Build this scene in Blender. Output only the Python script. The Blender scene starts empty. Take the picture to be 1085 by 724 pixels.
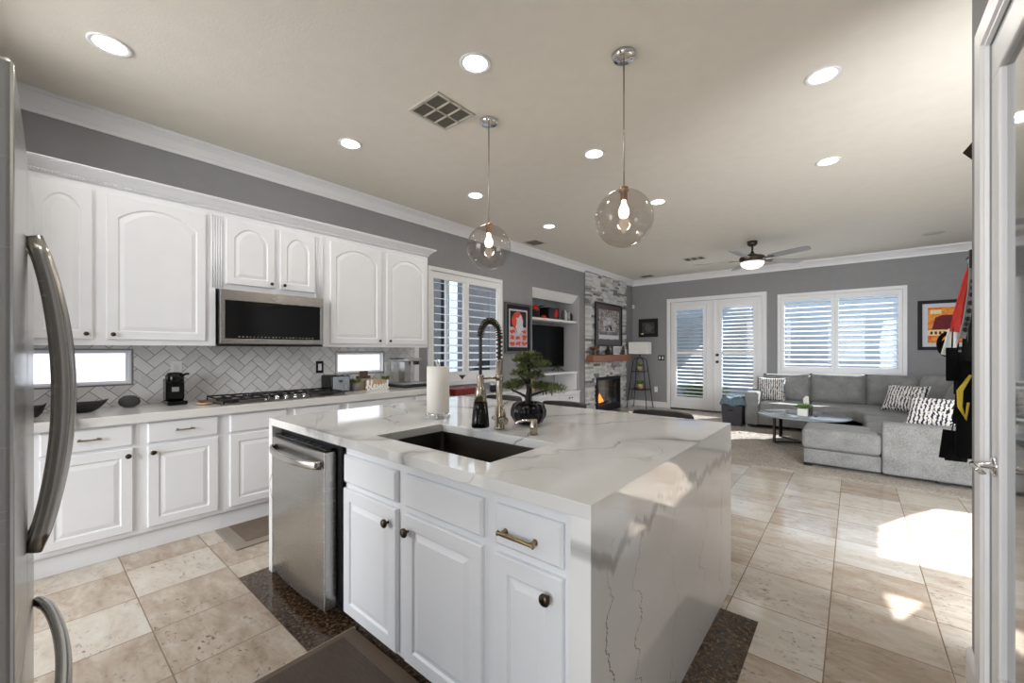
import bpy, bmesh, math, random
from mathutils import Vector, Matrix
S = bpy.context.scene
R = math.radians

# ------------------------------------------------------------------ camera, world, sun, exposure
cd = bpy.data.cameras.new('camera'); cam = bpy.data.objects.new('camera', cd); S.collection.objects.link(cam)
cd.sensor_width = 36.0; cd.sensor_fit = 'HORIZONTAL'; cd.lens = 433.0 / 1085 * 36
cd.shift_y = 10.0 / 1085; cd.clip_start = 0.02; cd.clip_end = 200
cam.location = (4.25, 0.0, 1.345); cam.rotation_euler = (R(90), 0, R(39.9))
S.camera = cam
S.view_settings.view_transform = 'Standard'; S.view_settings.look = 'None'
S.view_settings.gamma = 1.0; S.view_settings.use_curve_mapping = False
S.view_settings.exposure = 0.46
WORLD_STRENGTH = 1.9
SUN_STRENGTH = 17.0
CAN_POWER = 2.5
W = bpy.data.worlds.new('sky'); S.world = W; W.use_nodes = True
nt = W.node_tree; nt.nodes.clear()
wo = nt.nodes.new('ShaderNodeOutputWorld'); wb = nt.nodes.new('ShaderNodeBackground')
tc = nt.nodes.new('ShaderNodeTexCoord'); sx = nt.nodes.new('ShaderNodeSeparateXYZ'); cr = nt.nodes.new('ShaderNodeValToRGB')
mr = nt.nodes.new('ShaderNodeMapRange'); mr.inputs[1].default_value = -1; mr.inputs[2].default_value = 1
nt.links.new(tc.outputs['Generated'], sx.inputs[0]); nt.links.new(sx.outputs[2], mr.inputs[0])
nt.links.new(mr.outputs[0], cr.inputs[0]); nt.links.new(cr.outputs[0], wb.inputs[0]); nt.links.new(wb.outputs[0], wo.inputs[0])
e = cr.color_ramp.elements
e[0].position = 0.0; e[0].color = (.62, .59, .55, 1); e[1].position = 1.0; e[1].color = (.60, .76, 1.0, 1)
q = e.new(.49); q.color = (.72, .70, .67, 1); q = e.new(.51); q.color = (.95, .97, 1.0, 1); q = e.new(.65); q.color = (.80, .89, 1.0, 1)
wb.inputs[1].default_value = WORLD_STRENGTH
sd = bpy.data.lights.new('sun', 'SUN'); sd.energy = SUN_STRENGTH; sd.angle = R(.6); sd.color = (1, .98, .96)
sun = bpy.data.objects.new('sun', sd); S.collection.objects.link(sun)
SUND = Vector((-.6, -1.0, -.758)).normalized()
sun.rotation_euler = SUND.to_track_quat('-Z', 'Y').to_euler(); sun.location = (9, 16, 10)
def fill_light(name, loc, to, sx, sy, watts, col=(.95, .98, 1.0)):
    l = bpy.data.lights.new(name, 'AREA'); l.shape = 'RECTANGLE'; l.size = sx; l.size_y = sy; l.energy = watts; l.color = col
    o = bpy.data.objects.new(name, l); S.collection.objects.link(o); o.location = loc
    o.rotation_euler = (Vector(to) - Vector(loc)).to_track_quat('-Z', 'Z').to_euler(); return o
fill_light('rear_fill_light', (2.2, -3.7, 1.9), (2.2, 0, 2.9), 5.2, 1.9, 205)  # added fill light behind the camera, not a known window
fill_light('hall_fill_light', (5.45, 2.3, 1.25), (5.0, 6, 1.2), 1.2, 2.2, 95)  # added fill light for the living area, out of view
cy = S.cycles
cy.use_denoising = True; cy.max_bounces = 8; cy.diffuse_bounces = 5; cy.glossy_bounces = 4; cy.transmission_bounces = 6
cy.transparent_max_bounces = 12; cy.caustics_reflective = False; cy.caustics_refractive = False
cy.sample_clamp_indirect = 6.0

# ------------------------------------------------------------------ materials
def lin(c):
    o = []
    for x in c[:3]:
        x /= 255.0
        o.append(x / 12.92 if x <= .04045 else ((x + .055) / 1.055) ** 2.4)
    return (o[0], o[1], o[2], 1)
class N:
    def __init__(s, name):
        s.m = bpy.data.materials.new(name); s.m.use_nodes = True; s.t = s.m.node_tree; s.t.nodes.clear()
        s.out = s.n('ShaderNodeOutputMaterial')
    def n(s, typ, **k):
        x = s.t.nodes.new(typ)
        for a, b in k.items(): setattr(x, a, b)
        return x
    def set(s, sock, v):
        if isinstance(v, bpy.types.NodeSocket): s.t.links.new(v, sock)
        elif v is not None: sock.default_value = v
    def math(s, op, a, b=None, c=None):
        x = s.n('ShaderNodeMath', operation=op)
        s.set(x.inputs[0], a); s.set(x.inputs[1], b)
        if c is not None: s.set(x.inputs[2], c)
        return x.outputs[0]
    def noise(s, vec, scale, detail=3, rough=.5, dist=0):
        x = s.n('ShaderNodeTexNoise'); s.set(x.inputs['Vector'], vec)
        x.inputs['Scale'].default_value = scale; x.inputs['Detail'].default_value = detail
        x.inputs['Roughness'].default_value = rough; x.inputs['Distortion'].default_value = dist
        return x
    def ramp(s, fac, stops, interp='LINEAR'):
        x = s.n('ShaderNodeValToRGB'); el = x.color_ramp.elements; x.color_ramp.interpolation = interp
        el[0].position = stops[0][0]; el[0].color = stops[0][1]; el[1].position = stops[-1][0]; el[1].color = stops[-1][1]
        for p, c in stops[1:-1]:
            k = el.new(p); k.color = c
        s.set(x.inputs[0], fac); return x.outputs[0]
    def mix(s, f, a, b, mode='MIX'):
        x = s.n('ShaderNodeMix', data_type='RGBA', blend_type=mode)
        s.set(x.inputs[0], f); s.set(x.inputs[6], a); s.set(x.inputs[7], b); return x.outputs[2]
    def pr(s, col, rough=.5, metal=0, normal=None, spec=None, coat=0, trans=0, ior=None, emit=None, estr=0, aniso=0, sheen=0):
        b = s.n('ShaderNodeBsdfPrincipled')
        s.set(b.inputs['Base Color'], col); s.set(b.inputs['Roughness'], rough); s.set(b.inputs['Metallic'], metal)
        s.set(b.inputs['Normal'], normal)
        if spec is not None: s.set(b.inputs['Specular IOR Level'], spec)
        if coat: b.inputs['Coat Weight'].default_value = coat; b.inputs['Coat Roughness'].default_value = .08
        if trans: b.inputs['Transmission Weight'].default_value = trans
        if ior: b.inputs['IOR'].default_value = ior
        if aniso: b.inputs['Anisotropic'].default_value = aniso
        if sheen: b.inputs['Sheen Weight'].default_value = sheen
        if emit is not None: s.set(b.inputs['Emission Color'], emit); s.set(b.inputs['Emission Strength'], estr)
        s.t.links.new(b.outputs[0], s.out.inputs[0]); return b
    def bump(s, h, strength=.2, dist=.01):
        x = s.n('ShaderNodeBump'); x.inputs['Strength'].default_value = strength; x.inputs['Distance'].default_value = dist
        s.set(x.inputs['Height'], h); return x.outputs[0]
    def obj(s): return s.n('ShaderNodeTexCoord').outputs['Object']
    def pos(s): return s.n('ShaderNodeNewGeometry').outputs['Position']
    def mapping(s, v, loc=(0, 0, 0), rot=(0, 0, 0), scale=(1, 1, 1)):
        x = s.n('ShaderNodeMapping'); s.set(x.inputs[0], v)
        x.inputs[1].default_value = loc; x.inputs[2].default_value = rot; x.inputs[3].default_value = scale
        return x.outputs[0]
def pm(name, c, rough=.5, metal=0, var=.06, scale=8, bump=0, bscale=80, spec=None, coat=0, sheen=0, stretch=None):
    n = N(name); p = n.obj()
    if stretch: p = n.mapping(p, scale=stretch)
    L = lin(c); d = tuple(x * (1 - var) for x in L[:3]) + (1,); u = tuple(min(1, x * (1 + var)) for x in L[:3]) + (1,)
    nz = n.noise(p, scale, 4)
    col = n.ramp(nz.outputs[0], [(.3, d), (.7, u)])
    nm = n.bump(n.noise(p, bscale, 3).outputs[0], bump, .004) if bump else None
    n.pr(col, rough, metal, nm, spec, coat, sheen=sheen)
    return n.m
def emis(name, c, st):
    n = N(name); nz = n.noise(n.obj(), 5, 1)
    col = n.mix(nz.outputs[0], lin(c), lin(tuple(min(255, x * 1.02) for x in c)))
    n.pr(lin((20, 20, 20)), .5, emit=col, estr=st); return n.m
def steel(name, c=(176, 174, 170), rough=.26, stretch=(1, 1, 60)):
    n = N(name); p = n.mapping(n.obj(), scale=stretch); nz = n.noise(p, 6, 3)
    L = lin(c); col = n.ramp(nz.outputs[0], [(.3, tuple(x * .98 for x in L[:3]) + (1,)), (.7, tuple(x * 1.02 for x in L[:3]) + (1,))])
    rr = n.n('ShaderNodeMapRange'); n.set(rr.inputs[0], nz.outputs[0]); rr.inputs[3].default_value = rough - .02; rr.inputs[4].default_value = rough + .03
    n.pr(col, rr.outputs[0], 1.0); return n.m
def thin_glass(name, tint=(255, 255, 255), fres=1.45, rough=0.0, scale=1.0):
    n = N(name); f = n.n('ShaderNodeFresnel')
    bf = n.n('ShaderNodeNewGeometry').outputs['Backfacing']; n.set(f.inputs[0], n.math('ADD', fres, n.math('MULTIPLY', bf, 1 / fres - fres)))
    t = n.n('ShaderNodeBsdfTransparent'); g = n.n('ShaderNodeBsdfGlossy'); g.inputs['Roughness'].default_value = rough
    nz = n.noise(n.obj(), 3, 1); n.set(t.inputs[0], n.mix(nz.outputs[0], lin(tint), lin(tuple(x * .985 for x in tint))))
    m = n.n('ShaderNodeMixShader'); n.set(m.inputs[0], n.math('MULTIPLY', f.outputs[0], scale)); n.set(m.inputs[1], t.outputs[0]); n.set(m.inputs[2], g.outputs[0])
    n.t.links.new(m.outputs[0], n.out.inputs[0]); return n.m

M = {}
M['wall'] = pm('grey_wall_paint', (146, 146, 148), .75, var=.03, bump=.25, bscale=60)
M['ceil'] = pm('beige_ceiling_paint', (226, 221, 211), .85, var=.02, bump=.25, bscale=70)
M['trim'] = pm('white_trim_paint', (236, 236, 238), .4, var=.015)
M['cab'] = pm('white_cabinet_lacquer', (232, 233, 236), .38, var=.012, bump=.03, bscale=30)
M['niche'] = pm('pale_grey_paint', (176, 176, 178), .7, var=.02)
M['shut'] = pm('white_shutter_paint', (240, 240, 242), .45, var=.01)
M['steel'] = steel('brushed_steel')
M['steelh'] = steel('satin_steel_handle', (190, 187, 181), .2, (60, 1, 1))
M['darksteel'] = steel('dark_sink_steel', (120, 114, 106), .32, (40, 1, 1))
M['chrome'] = steel('polished_chrome', (225, 225, 227), .07, (1, 1, 1))
M['nickel'] = steel('brushed_nickel', (172, 163, 150), .24, (1, 1, 30))
M['bronze'] = steel('dark_bronze', (74, 66, 56), .3, (1, 1, 1))
M['brass'] = steel('aged_brass', (150, 132, 100), .3, (30, 1, 1))
M['black'] = pm('black_plastic', (16, 16, 17), .35, var=.1)
M['gloss'] = pm('gloss_black', (8, 8, 9), .14, var=.1, spec=.3)
M['iron'] = pm('cast_iron', (22, 21, 20), .6, var=.15, bump=.2)
M['rubber'] = pm('charcoal_fabric', (62, 61, 58), .85, var=.12, bump=.2, bscale=200)
M['white'] = pm('white_plastic', (238, 238, 238), .4, var=.01)
M['ceramic'] = pm('white_ceramic', (225, 224, 220), .3, var=.05, scale=20)
M['greypot'] = pm('grey_stone_pot', (150, 150, 146), .7, var=.15, scale=25, bump=.2)
M['leaf'] = pm('green_leaf', (98, 128, 58), .55, var=.3, scale=30)
M['needle'] = pm('dark_green_needles', (98, 108, 62), .6, var=.4, scale=25)
M['bark'] = pm('dark_bark', (40, 34, 28), .8, var=.3, bump=.5)
M['wood'] = pm('reddish_wood', (140, 92, 66), .5, var=.2, scale=4, stretch=(12, 1, 12), bump=.1)
M['lightwood'] = pm('light_wood', (196, 164, 130), .55, var=.12, scale=5, stretch=(1, 10, 1))
M['brownsign'] = pm('brown_sign_wood', (92, 70, 54), .6, var=.3, scale=20)
M['paper'] = pm('paper_towel', (226, 222, 216), .95, var=.02, bump=.35, bscale=120)
M['red'] = pm('red_fabric', (196, 40, 26), .7, var=.15, scale=20)
M['orange'] = pm('orange_fabric', (214, 78, 34), .7, var=.15, scale=20)
M['yellow'] = pm('yellow_cord', (206, 178, 48), .6, var=.1)
M['shade'] = pm('white_lamp_shade', (240, 239, 236), .8, var=.02, bump=.1)
M['bluegrey'] = pm('blue_grey_knit', (96, 116, 128), .9, var=.2, scale=30, bump=.4)
M['bin'] = pm('dark_grey_storage_fabric', (70, 68, 72), .9, var=.1, bump=.2)
M['redbox'] = pm('dark_red_box', (120, 36, 32), .5, var=.2, scale=30)
M['concrete'] = pm('patio_concrete', (180, 172, 160), .9, var=.08)
M['fence'] = pm('slate_side_wall', (27, 29, 36), .9, var=.25, scale=2)
M['stucco'] = pm('blue_grey_stucco', (160, 168, 177), .9, var=.1, scale=4)
M['screen'] = pm('tv_screen', (4, 4, 4), .3, var=.1, spec=.06)
M['glass'] = thin_glass('clear_glass')
M['globe'] = thin_glass('bubble_globe_glass', (240, 237, 234), 1.5)
M['pane'] = thin_glass('window_pane', (246, 250, 252), 1.3)
M['lampon'] = emis('lit_downlight', (255, 250, 242), 9)
M['bulb'] = emis('lit_bulb', (255, 226, 190), 6)
M['fanlight'] = emis('lit_fan_bowl', (255, 252, 248), 1.3)
M['fire'] = emis('flame', (255, 140, 40), 1.6)
M['socket'] = pm('pendant_copper', (170, 140, 118), .3, 1, var=.05)
M['blade'] = pm('silver_fan_blade', (150, 148, 148), .45, var=.08)
M['fanbody'] = pm('pewter_fan_body', (70, 62, 52), .4, .6, var=.1)
M['vent'] = pm('vent_dark_filter', (96, 92, 84), .9, var=.12, scale=90)
M['ventw'] = pm('vent_beige_enamel', (196, 191, 180), .6, var=.02)
M['mat'] = pm('brown_woodgrain_mat', (66, 52, 41), .55, var=.3, scale=5, stretch=(3, 40, 1))
M['matb'] = pm('brown_mat_border', (92, 77, 63), .5, var=.08)
M['matg'] = pm('taupe_mat_border', (136, 127, 116), .5, var=.06)
M['matc'] = pm('taupe_mat_centre', (104, 90, 78), .6, var=.12, scale=10)
M['matedge'] = pm('pale_mat_edge', (168, 160, 150), .5, var=.04)
M['slate'] = pm('table_top_grey', (150, 158, 166), .12, var=.06, scale=3, coat=.5)
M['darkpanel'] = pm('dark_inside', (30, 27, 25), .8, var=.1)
M['silver'] = pm('silver_plastic', (170, 170, 172), .3, .6, var=.04)

def quartz(name, base=(222, 221, 219), lines=False):
    n = N(name); p = n.pos()
    w = n.noise(p, 1.3, 4, .55); off = n.n('ShaderNodeVectorMath', operation='MULTIPLY_ADD')
    n.set(off.inputs[0], w.outputs['Color']); off.inputs[1].default_value = (.75, .75, .75); n.set(off.inputs[2], p)
    p2 = n.mapping(off.outputs[0], (0.13, .4, .2), (.3, .5, .5), (1, .55, .55))
    v = n.noise(p2, 1.05, 1.5, .4).outputs[0]
    a = n.math('ABSOLUTE', n.math('SUBTRACT', v, .5))
    fine = n.noise(p, 9, 4).outputs[0]
    a1 = n.math('ADD', a, n.math('MULTIPLY', n.math('SUBTRACT', fine, .5), .012))
    line = n.ramp(a1, [(0, (1, 1, 1, 1)), (.007, (.65, .65, .65, 1)), (.018, (.25, .25, .25, 1)), (.055, (0, 0, 0, 1))])
    mask = n.ramp(n.noise(p, .9, 2).outputs[0], [(.38, (0, 0, 0, 1)), (.52, (1, 1, 1, 1))])
    v2 = n.noise(n.mapping(off.outputs[0], (3, 1, 2), (1.1, .2, .9), (1, .6, .8)), 1.9, 1, .4).outputs[0]
    b = n.math('ABSOLUTE', n.math('SUBTRACT', v2, .5))
    thin = n.ramp(b, [(0, (.85, .85, .85, 1)), (.0055, (0, 0, 0, 1))])
    cloud = n.ramp(n.noise(p, 2.2, 5).outputs[0], [(.45, (0, 0, 0, 1)), (.75, (.25, .25, .25, 1))])
    L = lin(base)
    c0 = n.mix(cloud, L, lin((196, 195, 193)))
    c1 = n.mix(n.math('MULTIPLY', line, mask), c0, lin((128, 126, 124)))
    c2 = n.mix(n.math('MULTIPLY', thin, n.math('SUBTRACT', 1.0, mask)), c1, lin((120, 118, 116)))
    if lines:
        s = n.n('ShaderNodeSeparateXYZ'); n.set(s.inputs[0], p); c2 = c0
        for k, (y0, wid, amp) in enumerate(((1.075, .0035, .10), (1.30, .003, .16), (1.62, .0022, .14), (2.02, .002, .16), (2.36, .0025, .1))):
            v = n.n('ShaderNodeCombineXYZ'); n.set(v.inputs[0], n.math('MULTIPLY', s.outputs[2], 1.0)); v.inputs[1].default_value = 3.7 * k
            wv = n.noise(v.outputs[0], 4.5, 5, .6).outputs[0]
            d = n.math('ABSOLUTE', n.math('SUBTRACT', n.math('SUBTRACT', s.outputs[1], y0), n.math('MULTIPLY', n.math('SUBTRACT', wv, .5), amp * 3)))
            c2 = n.mix(n.math('MULTIPLY', n.math('MULTIPLY', n.math('LESS_THAN', d, wid), n.math('LESS_THAN', s.outputs[2], .80)), n.ramp(n.noise(p, 3.5, 2).outputs[0], [(.38, (.15, .15, .15, 1)), (.6, (.85, .85, .85, 1))])), c2, lin((126, 124, 122)))
        v = n.n('ShaderNodeCombineXYZ'); n.set(v.inputs[0], s.outputs[1]); v.inputs[1].default_value = 9
        wv = n.noise(v.outputs[0], 3.2, 6, .62).outputs[0]
        d = n.math('ABSOLUTE', n.math('SUBTRACT', n.math('SUBTRACT', s.outputs[2], .78), n.math('MULTIPLY', n.math('SUBTRACT', wv, .5), .42)))
        c2 = n.mix(n.ramp(d, [(0, (.75, .75, .75, 1)), (.016, (.55, .55, .55, 1)), (.03, (0, 0, 0, 1))]), c2, lin((158, 157, 156)))
    n.pr(c2, .05, spec=.8); return n.m
M['quartz'] = quartz('white_veined_quartz')
M['quartzside'] = quartz('white_veined_quartz_slab', (236, 235, 234), True)  # same stone, lightened in colour because little light reaches this side

def travertine():
    n = N('travertine_tiles'); p = n.pos()
    s = n.n('ShaderNodeSeparateXYZ'); n.set(s.inputs[0], p)
    ux = n.math('DIVIDE', n.math('SUBTRACT', s.outputs[0], 3.740), .4136)
    uy = n.math('DIVIDE', n.math('SUBTRACT', s.outputs[1], .399), .4180)
    ix = n.math('FLOOR', ux); iy = n.math('FLOOR', uy); fx = n.math('SUBTRACT', ux, ix); fy = n.math('SUBTRACT', uy, iy)
    cid = n.n('ShaderNodeCombineXYZ'); n.set(cid.inputs[0], ix); n.set(cid.inputs[1], iy)
    wn = n.n('ShaderNodeTexWhiteNoise', noise_dimensions='3D'); n.set(wn.inputs['Vector'], cid.outputs[0])
    off = n.n('ShaderNodeVectorMath', operation='MULTIPLY_ADD'); n.set(off.inputs[0], wn.outputs['Color'])
    off.inputs[1].default_value = (7, 7, 7); n.set(off.inputs[2], p)
    st = n.mapping(off.outputs[0], scale=(1.0, 2.6, 1))
    cl = n.noise(st, 3.2, 7, .6, .8).outputs[0]
    cl2 = n.noise(n.mapping(off.outputs[0], scale=(1.6, 3.2, 1)), 7, 6, .65, .5).outputs[0]
    t = n.math('ADD', n.math('MULTIPLY', wn.outputs['Value'], .24), n.math('ADD', n.math('MULTIPLY', cl, .55), n.math('MULTIPLY', cl2, .28)))
    base = n.ramp(t, [(.26, lin((134, 114, 95))), (.43, lin((170, 154, 137))), (.60, lin((193, 183, 170))), (.80, lin((206, 201, 193)))])
    pits = n.noise(n.mapping(off.outputs[0], scale=(1, 1.7, 1)), 30, 4, .65).outputs[0]
    pm_ = n.noise(off.outputs[0], 5, 2).outputs[0]
    pk = n.math('MULTIPLY', n.ramp(pits, [(.585, (0, 0, 0, 1)), (.64, (1, 1, 1, 1))]), n.ramp(pm_, [(.42, (0, 0, 0, 1)), (.62, (1, 1, 1, 1))]))
    c = n.mix(n.math('MULTIPLY', pk, .92), base, lin((86, 66, 50)))
    ed = n.math('MINIMUM', n.math('MINIMUM', fx, n.math('SUBTRACT', 1.0, fx)), n.math('MINIMUM', fy, n.math('SUBTRACT', 1.0, fy)))
    g = n.ramp(ed, [(.0, (1, 1, 1, 1)), (.0045, (1, 1, 1, 1)), (.008, (0, 0, 0, 1))])
    c = n.mix(g, c, lin((126, 106, 86)))
    rough = n.math('ADD', n.math('MULTIPLY', n.noise(p, 6, 3).outputs[0], .10), n.math('ADD', .045, n.math('MULTIPLY', pk, .4)))
    nm = n.bump(n.math('SUBTRACT', 1.0, n.math('MAXIMUM', g, pk)), .25, .003)
    n.pr(c, rough, 0, nm, .5); return n.m
M['floor'] = travertine()
def granite():
    n = N('brown_granite'); p = n.pos()
    a = n.noise(p, 55, 4, .7).outputs[0]; b = n.noise(p, 120, 2, .6).outputs[0]
    c = n.ramp(n.math('ADD', n.math('MULTIPLY', a, .7), n.math('MULTIPLY', b, .3)), [(.38, lin((26, 22, 18))), (.5, lin((62, 48, 36))), (.6, lin((104, 82, 60))), (.72, lin((140, 120, 98)))])
    n.pr(c, .1); return n.m
M['granite'] = granite()
def fabric(name, c, var=.14):
    n = N(name); p = n.obj(); a = n.noise(p, 90, 3, .6).outputs[0]; b = n.noise(p, 7, 3).outputs[0]
    L = lin(c)
    col = n.ramp(n.math('ADD', n.math('MULTIPLY', a, .65), n.math('MULTIPLY', b, .35)), [(.36, tuple(x * (1 - 2 * var) for x in L[:3]) + (1,)), (.64, tuple(min(1, x * (1 + 2 * var)) for x in L[:3]) + (1,))])
    n.pr(col, .95, 0, n.bump(a, .35, .004), .2, sheen=.15); return n.m
M['sofa'] = fabric('grey_sofa_chenille', (136, 136, 135))
def shag():
    n = N('beige_shag'); p = n.obj(); a = n.noise(p, 60, 4, .7).outputs[0]; b = n.noise(p, 3, 2).outputs[0]
    col = n.ramp(n.math('ADD', n.math('MULTIPLY', a, .8), n.math('MULTIPLY', b, .2)), [(.34, lin((116, 106, 96))), (.5, lin((164, 154, 142))), (.66, lin((198, 188, 176)))])
    n.pr(col, 1.0, 0, n.bump(a, .8, .02), .1, sheen=.2); return n.m
M['rug'] = shag()
def pillow_mat():
    n = N('navy_dash_print'); g = n.n('ShaderNodeTexCoord').outputs['Generated']
    s = n.n('ShaderNodeSeparateXYZ'); n.set(s.inputs[0], g)
    wob = n.noise(g, 9, 2).outputs[0]
    u = n.math('MULTIPLY', n.math('ADD', s.outputs[0], n.math('MULTIPLY', wob, .06)), 14.0)
    fr = n.math('FRACT', u); d = n.math('ABSOLUTE', n.math('SUBTRACT', fr, .5))
    st = n.noise(n.mapping(g, scale=(14, 9, 1)), 2.2, 1, .5).outputs[0]
    wdt = n.math('ADD', .05, n.math('MULTIPLY', n.math('SUBTRACT', st, .38), 1.25))
    m = n.math('LESS_THAN', d, wdt)
    n.pr(n.mix(m, lin((226, 223, 220)), lin((44, 46, 58))), .9, 0, n.bump(n.noise(g, 120, 2).outputs[0], .2, .003), .2); return n.m
M['pillow'] = pillow_mat()
def fireglass():
    n = N('firebox_brick'); p = n.pos(); b = n.n('ShaderNodeTexBrick'); n.set(b.inputs[0], n.mapping(p, rot=(0, R(90), 0), scale=(1, 1, 1)))
    b.inputs['Color1'].default_value = lin((168, 168, 164)); b.inputs['Color2'].default_value = lin((136, 136, 135)); b.inputs['Mortar'].default_value = lin((120, 120, 118)); b.inputs['Scale'].default_value = 5
    n.pr(b.outputs[0], .8); return n.m
M['firebrick'] = fireglass()
def mirrorglass():
    n = N('smoked_door_glass'); nz = n.noise(n.pos(), 2, 1)
    n.pr(n.mix(nz.outputs[0], lin((46, 42, 38)), lin((54, 50, 45))), .03, 0, spec=1.0, coat=1.0); return n.m
M['smoked'] = mirrorglass()
def poster(name, cols, scale=9, seed=0):
    n = N(name); p = n.mapping(n.obj(), (seed, seed, seed)); a = n.noise(p, scale, 5, .65, .6).outputs[0]
    k = len(cols); n.pr(n.ramp(a, [(.3 + .4 * i / (k - 1), lin(c)) for i, c in enumerate(cols)], 'LINEAR'), .5, spec=.15); return n.m
M['artgrey'] = poster('grey_ink_drawing', [(60, 54, 56), (110, 104, 106), (176, 172, 170), (232, 230, 226)], 22)
M['artdark'] = pm('dark_mount', (78, 70, 74), .4, var=.08, coat=.3)
M['artred'] = poster('red_ink_wash', [(196, 52, 40), (224, 92, 70), (150, 40, 36)], 14, 3)
M['artpale'] = poster('pale_print_paper', [(206, 200, 204), (184, 178, 186), (222, 216, 214)], 12, 5)
M['artorange'] = poster('orange_print', [(214, 62, 30), (236, 110, 40), (244, 168, 74), (226, 78, 34)], 7, 2)
M['artmaroon'] = poster('maroon_print', [(84, 26, 34), (120, 34, 36), (70, 34, 60)], 10, 8)
M['cream'] = pm('cream_print', (240, 214, 150), .4, var=.08, scale=20)
M['matwhite'] = pm('white_art_mount', (206, 208, 216), .5, var=.02)
M['framedark'] = pm('dark_slate_frame', (34, 36, 42), .6, var=.1, spec=.2)
M['matte'] = pm('matte_black_webbing', (14, 14, 15), .9, var=.2, spec=.1, bump=.2, bscale=200)
M['framegrey'] = pm('grey_metal_frame', (96, 96, 98), .35, .5, var=.06)

# ------------------------------------------------------------------ mesh helpers
WM = {}
class MB:
    def __init__(s): s.v = []; s.f = []; s.mi = []; s.sm = []
    def add(s, vs, fs, mi=0, sm=False):
        o = len(s.v); s.v += [Vector(v) for v in vs]
        for f in fs: s.f.append([i + o for i in f]); s.mi.append(mi); s.sm.append(sm)
        return s
    def box(s, x0, x1, y0, y1, z0, z1, mi=0, T=None):
        vs = [(x, y, z) for z in (z0, z1) for y in (y0, y1) for x in (x0, x1)]
        if T: vs = [T(*v) if callable(T) else T @ Vector(v) for v in vs]
        return s.add(vs, [(0, 2, 3, 1), (4, 5, 7, 6), (0, 1, 5, 4), (2, 6, 7, 3), (0, 4, 6, 2), (1, 3, 7, 5)], mi)
    def loops(s, ls, mi=0, sm=False, cap0=True, cap1=True, closed=False):
        n = len(ls[0]); vs = [p for l in ls for p in l]; fs = []
        K = len(ls) if closed else len(ls) - 1
        for k in range(K):
            a = k * n; b = ((k + 1) % len(ls)) * n
            for i in range(n):
                j = (i + 1) % n; fs.append((a + i, a + j, b + j, b + i))
        s.add(vs, fs, mi, sm)
        o = len(s.v) - len(vs)
        if cap0 and not closed: s.f.append([o + i for i in range(n)][::-1]); s.mi.append(mi); s.sm.append(False)
        if cap1 and not closed: s.f.append([o + (len(ls) - 1) * n + i for i in range(n)]); s.mi.append(mi); s.sm.append(False)
        return s
    def tube(s, pts, r, n=10, mi=0, closed=False, flat=None):
        P = [Vector(p) for p in pts]; K = len(P); ls = []; up = None
        for k in range(K):
            if closed: t = P[(k + 1) % K] - P[k - 1]
            else: t = P[min(k + 1, K - 1)] - P[max(k - 1, 0)]
            t.normalize()
            if up is None:
                up = Vector((0, 0, 1)) if abs(t.z) < .9 else Vector((1, 0, 0))
            a = t.cross(up)
            if a.length < 1e-5: a = t.cross(Vector((0, 1, 0)))
            a.normalize(); b = a.cross(t).normalized(); up = b
            rr = r[k] if isinstance(r, (list, tuple)) else r
            ra, rb = (rr, rr) if flat is None else (rr * flat[0], rr * flat[1])
            ls.append([P[k] + a * (ra * math.cos(2 * math.pi * i / n)) + b * (rb * math.sin(2 * math.pi * i / n)) for i in range(n)])
        return s.loops(ls, mi, True, closed=closed)
    def lathe(s, prof, org=(0, 0, 0), axis=(0, 0, 1), n=24, mi=0, cap0=True, cap1=True, sm=True):
        ax = Vector(axis).normalized(); h = Vector((1, 0, 0)) if abs(ax.x) < .9 else Vector((0, 1, 0))
        a = ax.cross(h).normalized(); b = ax.cross(a); o = Vector(org)
        ls = [[o + ax * z + (a * math.cos(2 * math.pi * i / n) + b * math.sin(2 * math.pi * i / n)) * max(r, 1e-5) for i in range(n)] for r, z in prof]
        return s.loops(ls, mi, sm, cap0, cap1)
    def prism(s, poly, T, w0, w1, mi=0, sm=False):
        return s.loops([[T(u, v, w0) for u, v in poly], [T(u, v, w1) for u, v in poly]], mi, sm)
    def build(s, name, mats, parent=None, bevel=0, seg=2, sub=0, M4=None, solid=0, smooth=False, loc=None):
        if not isinstance(mats, (list, tuple)): mats = [mats]
        vs = s.v
        if parent is not None:
            inv = WM[parent.name].inverted(); vs = [inv @ v for v in vs]; L = None
        elif M4 is not None: L = M4
        else:
            if loc is None:
                xs = [v.x for v in vs]; ys = [v.y for v in vs]; zs = [v.z for v in vs]
                loc = ((min(xs) + max(xs)) / 2, (min(ys) + max(ys)) / 2, min(zs))
            L = Matrix.Translation(Vector(loc)); inv = L.inverted(); vs = [inv @ v for v in vs]
        me = bpy.data.meshes.new(name); me.from_pydata([tuple(v) for v in vs], [], s.f)
        for m in mats: me.materials.append(m)
        me.polygons.foreach_set('material_index', s.mi)
        bm = bmesh.new(); bm.from_mesh(me); bmesh.ops.recalc_face_normals(bm, faces=bm.faces); bm.to_mesh(me); bm.free()
        me.polygons.foreach_set('use_smooth', [smooth or x for x in s.sm]); me.update()
        o = bpy.data.objects.new(name, me); S.collection.objects.link(o)
        if parent is not None: o.parent = parent; WM[o.name] = WM[parent.name]
        else: o.matrix_world = L; WM[o.name] = L.copy()
        if bevel:
            b = o.modifiers.new('bevel', 'BEVEL'); b.width = bevel; b.segments = seg; b.limit_method = 'ANGLE'; b.angle_limit = R(35)
        if sub:
            b = o.modifiers.new('sub', 'SUBSURF'); b.levels = sub; b.render_levels = sub
        return o
def tag(o, label=None, cat=None, group=None, kind=None):
    if label: o['label'] = label
    if cat: o['category'] = cat
    if group: o['group'] = group
    if kind: o['kind'] = kind
    return o
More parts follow.
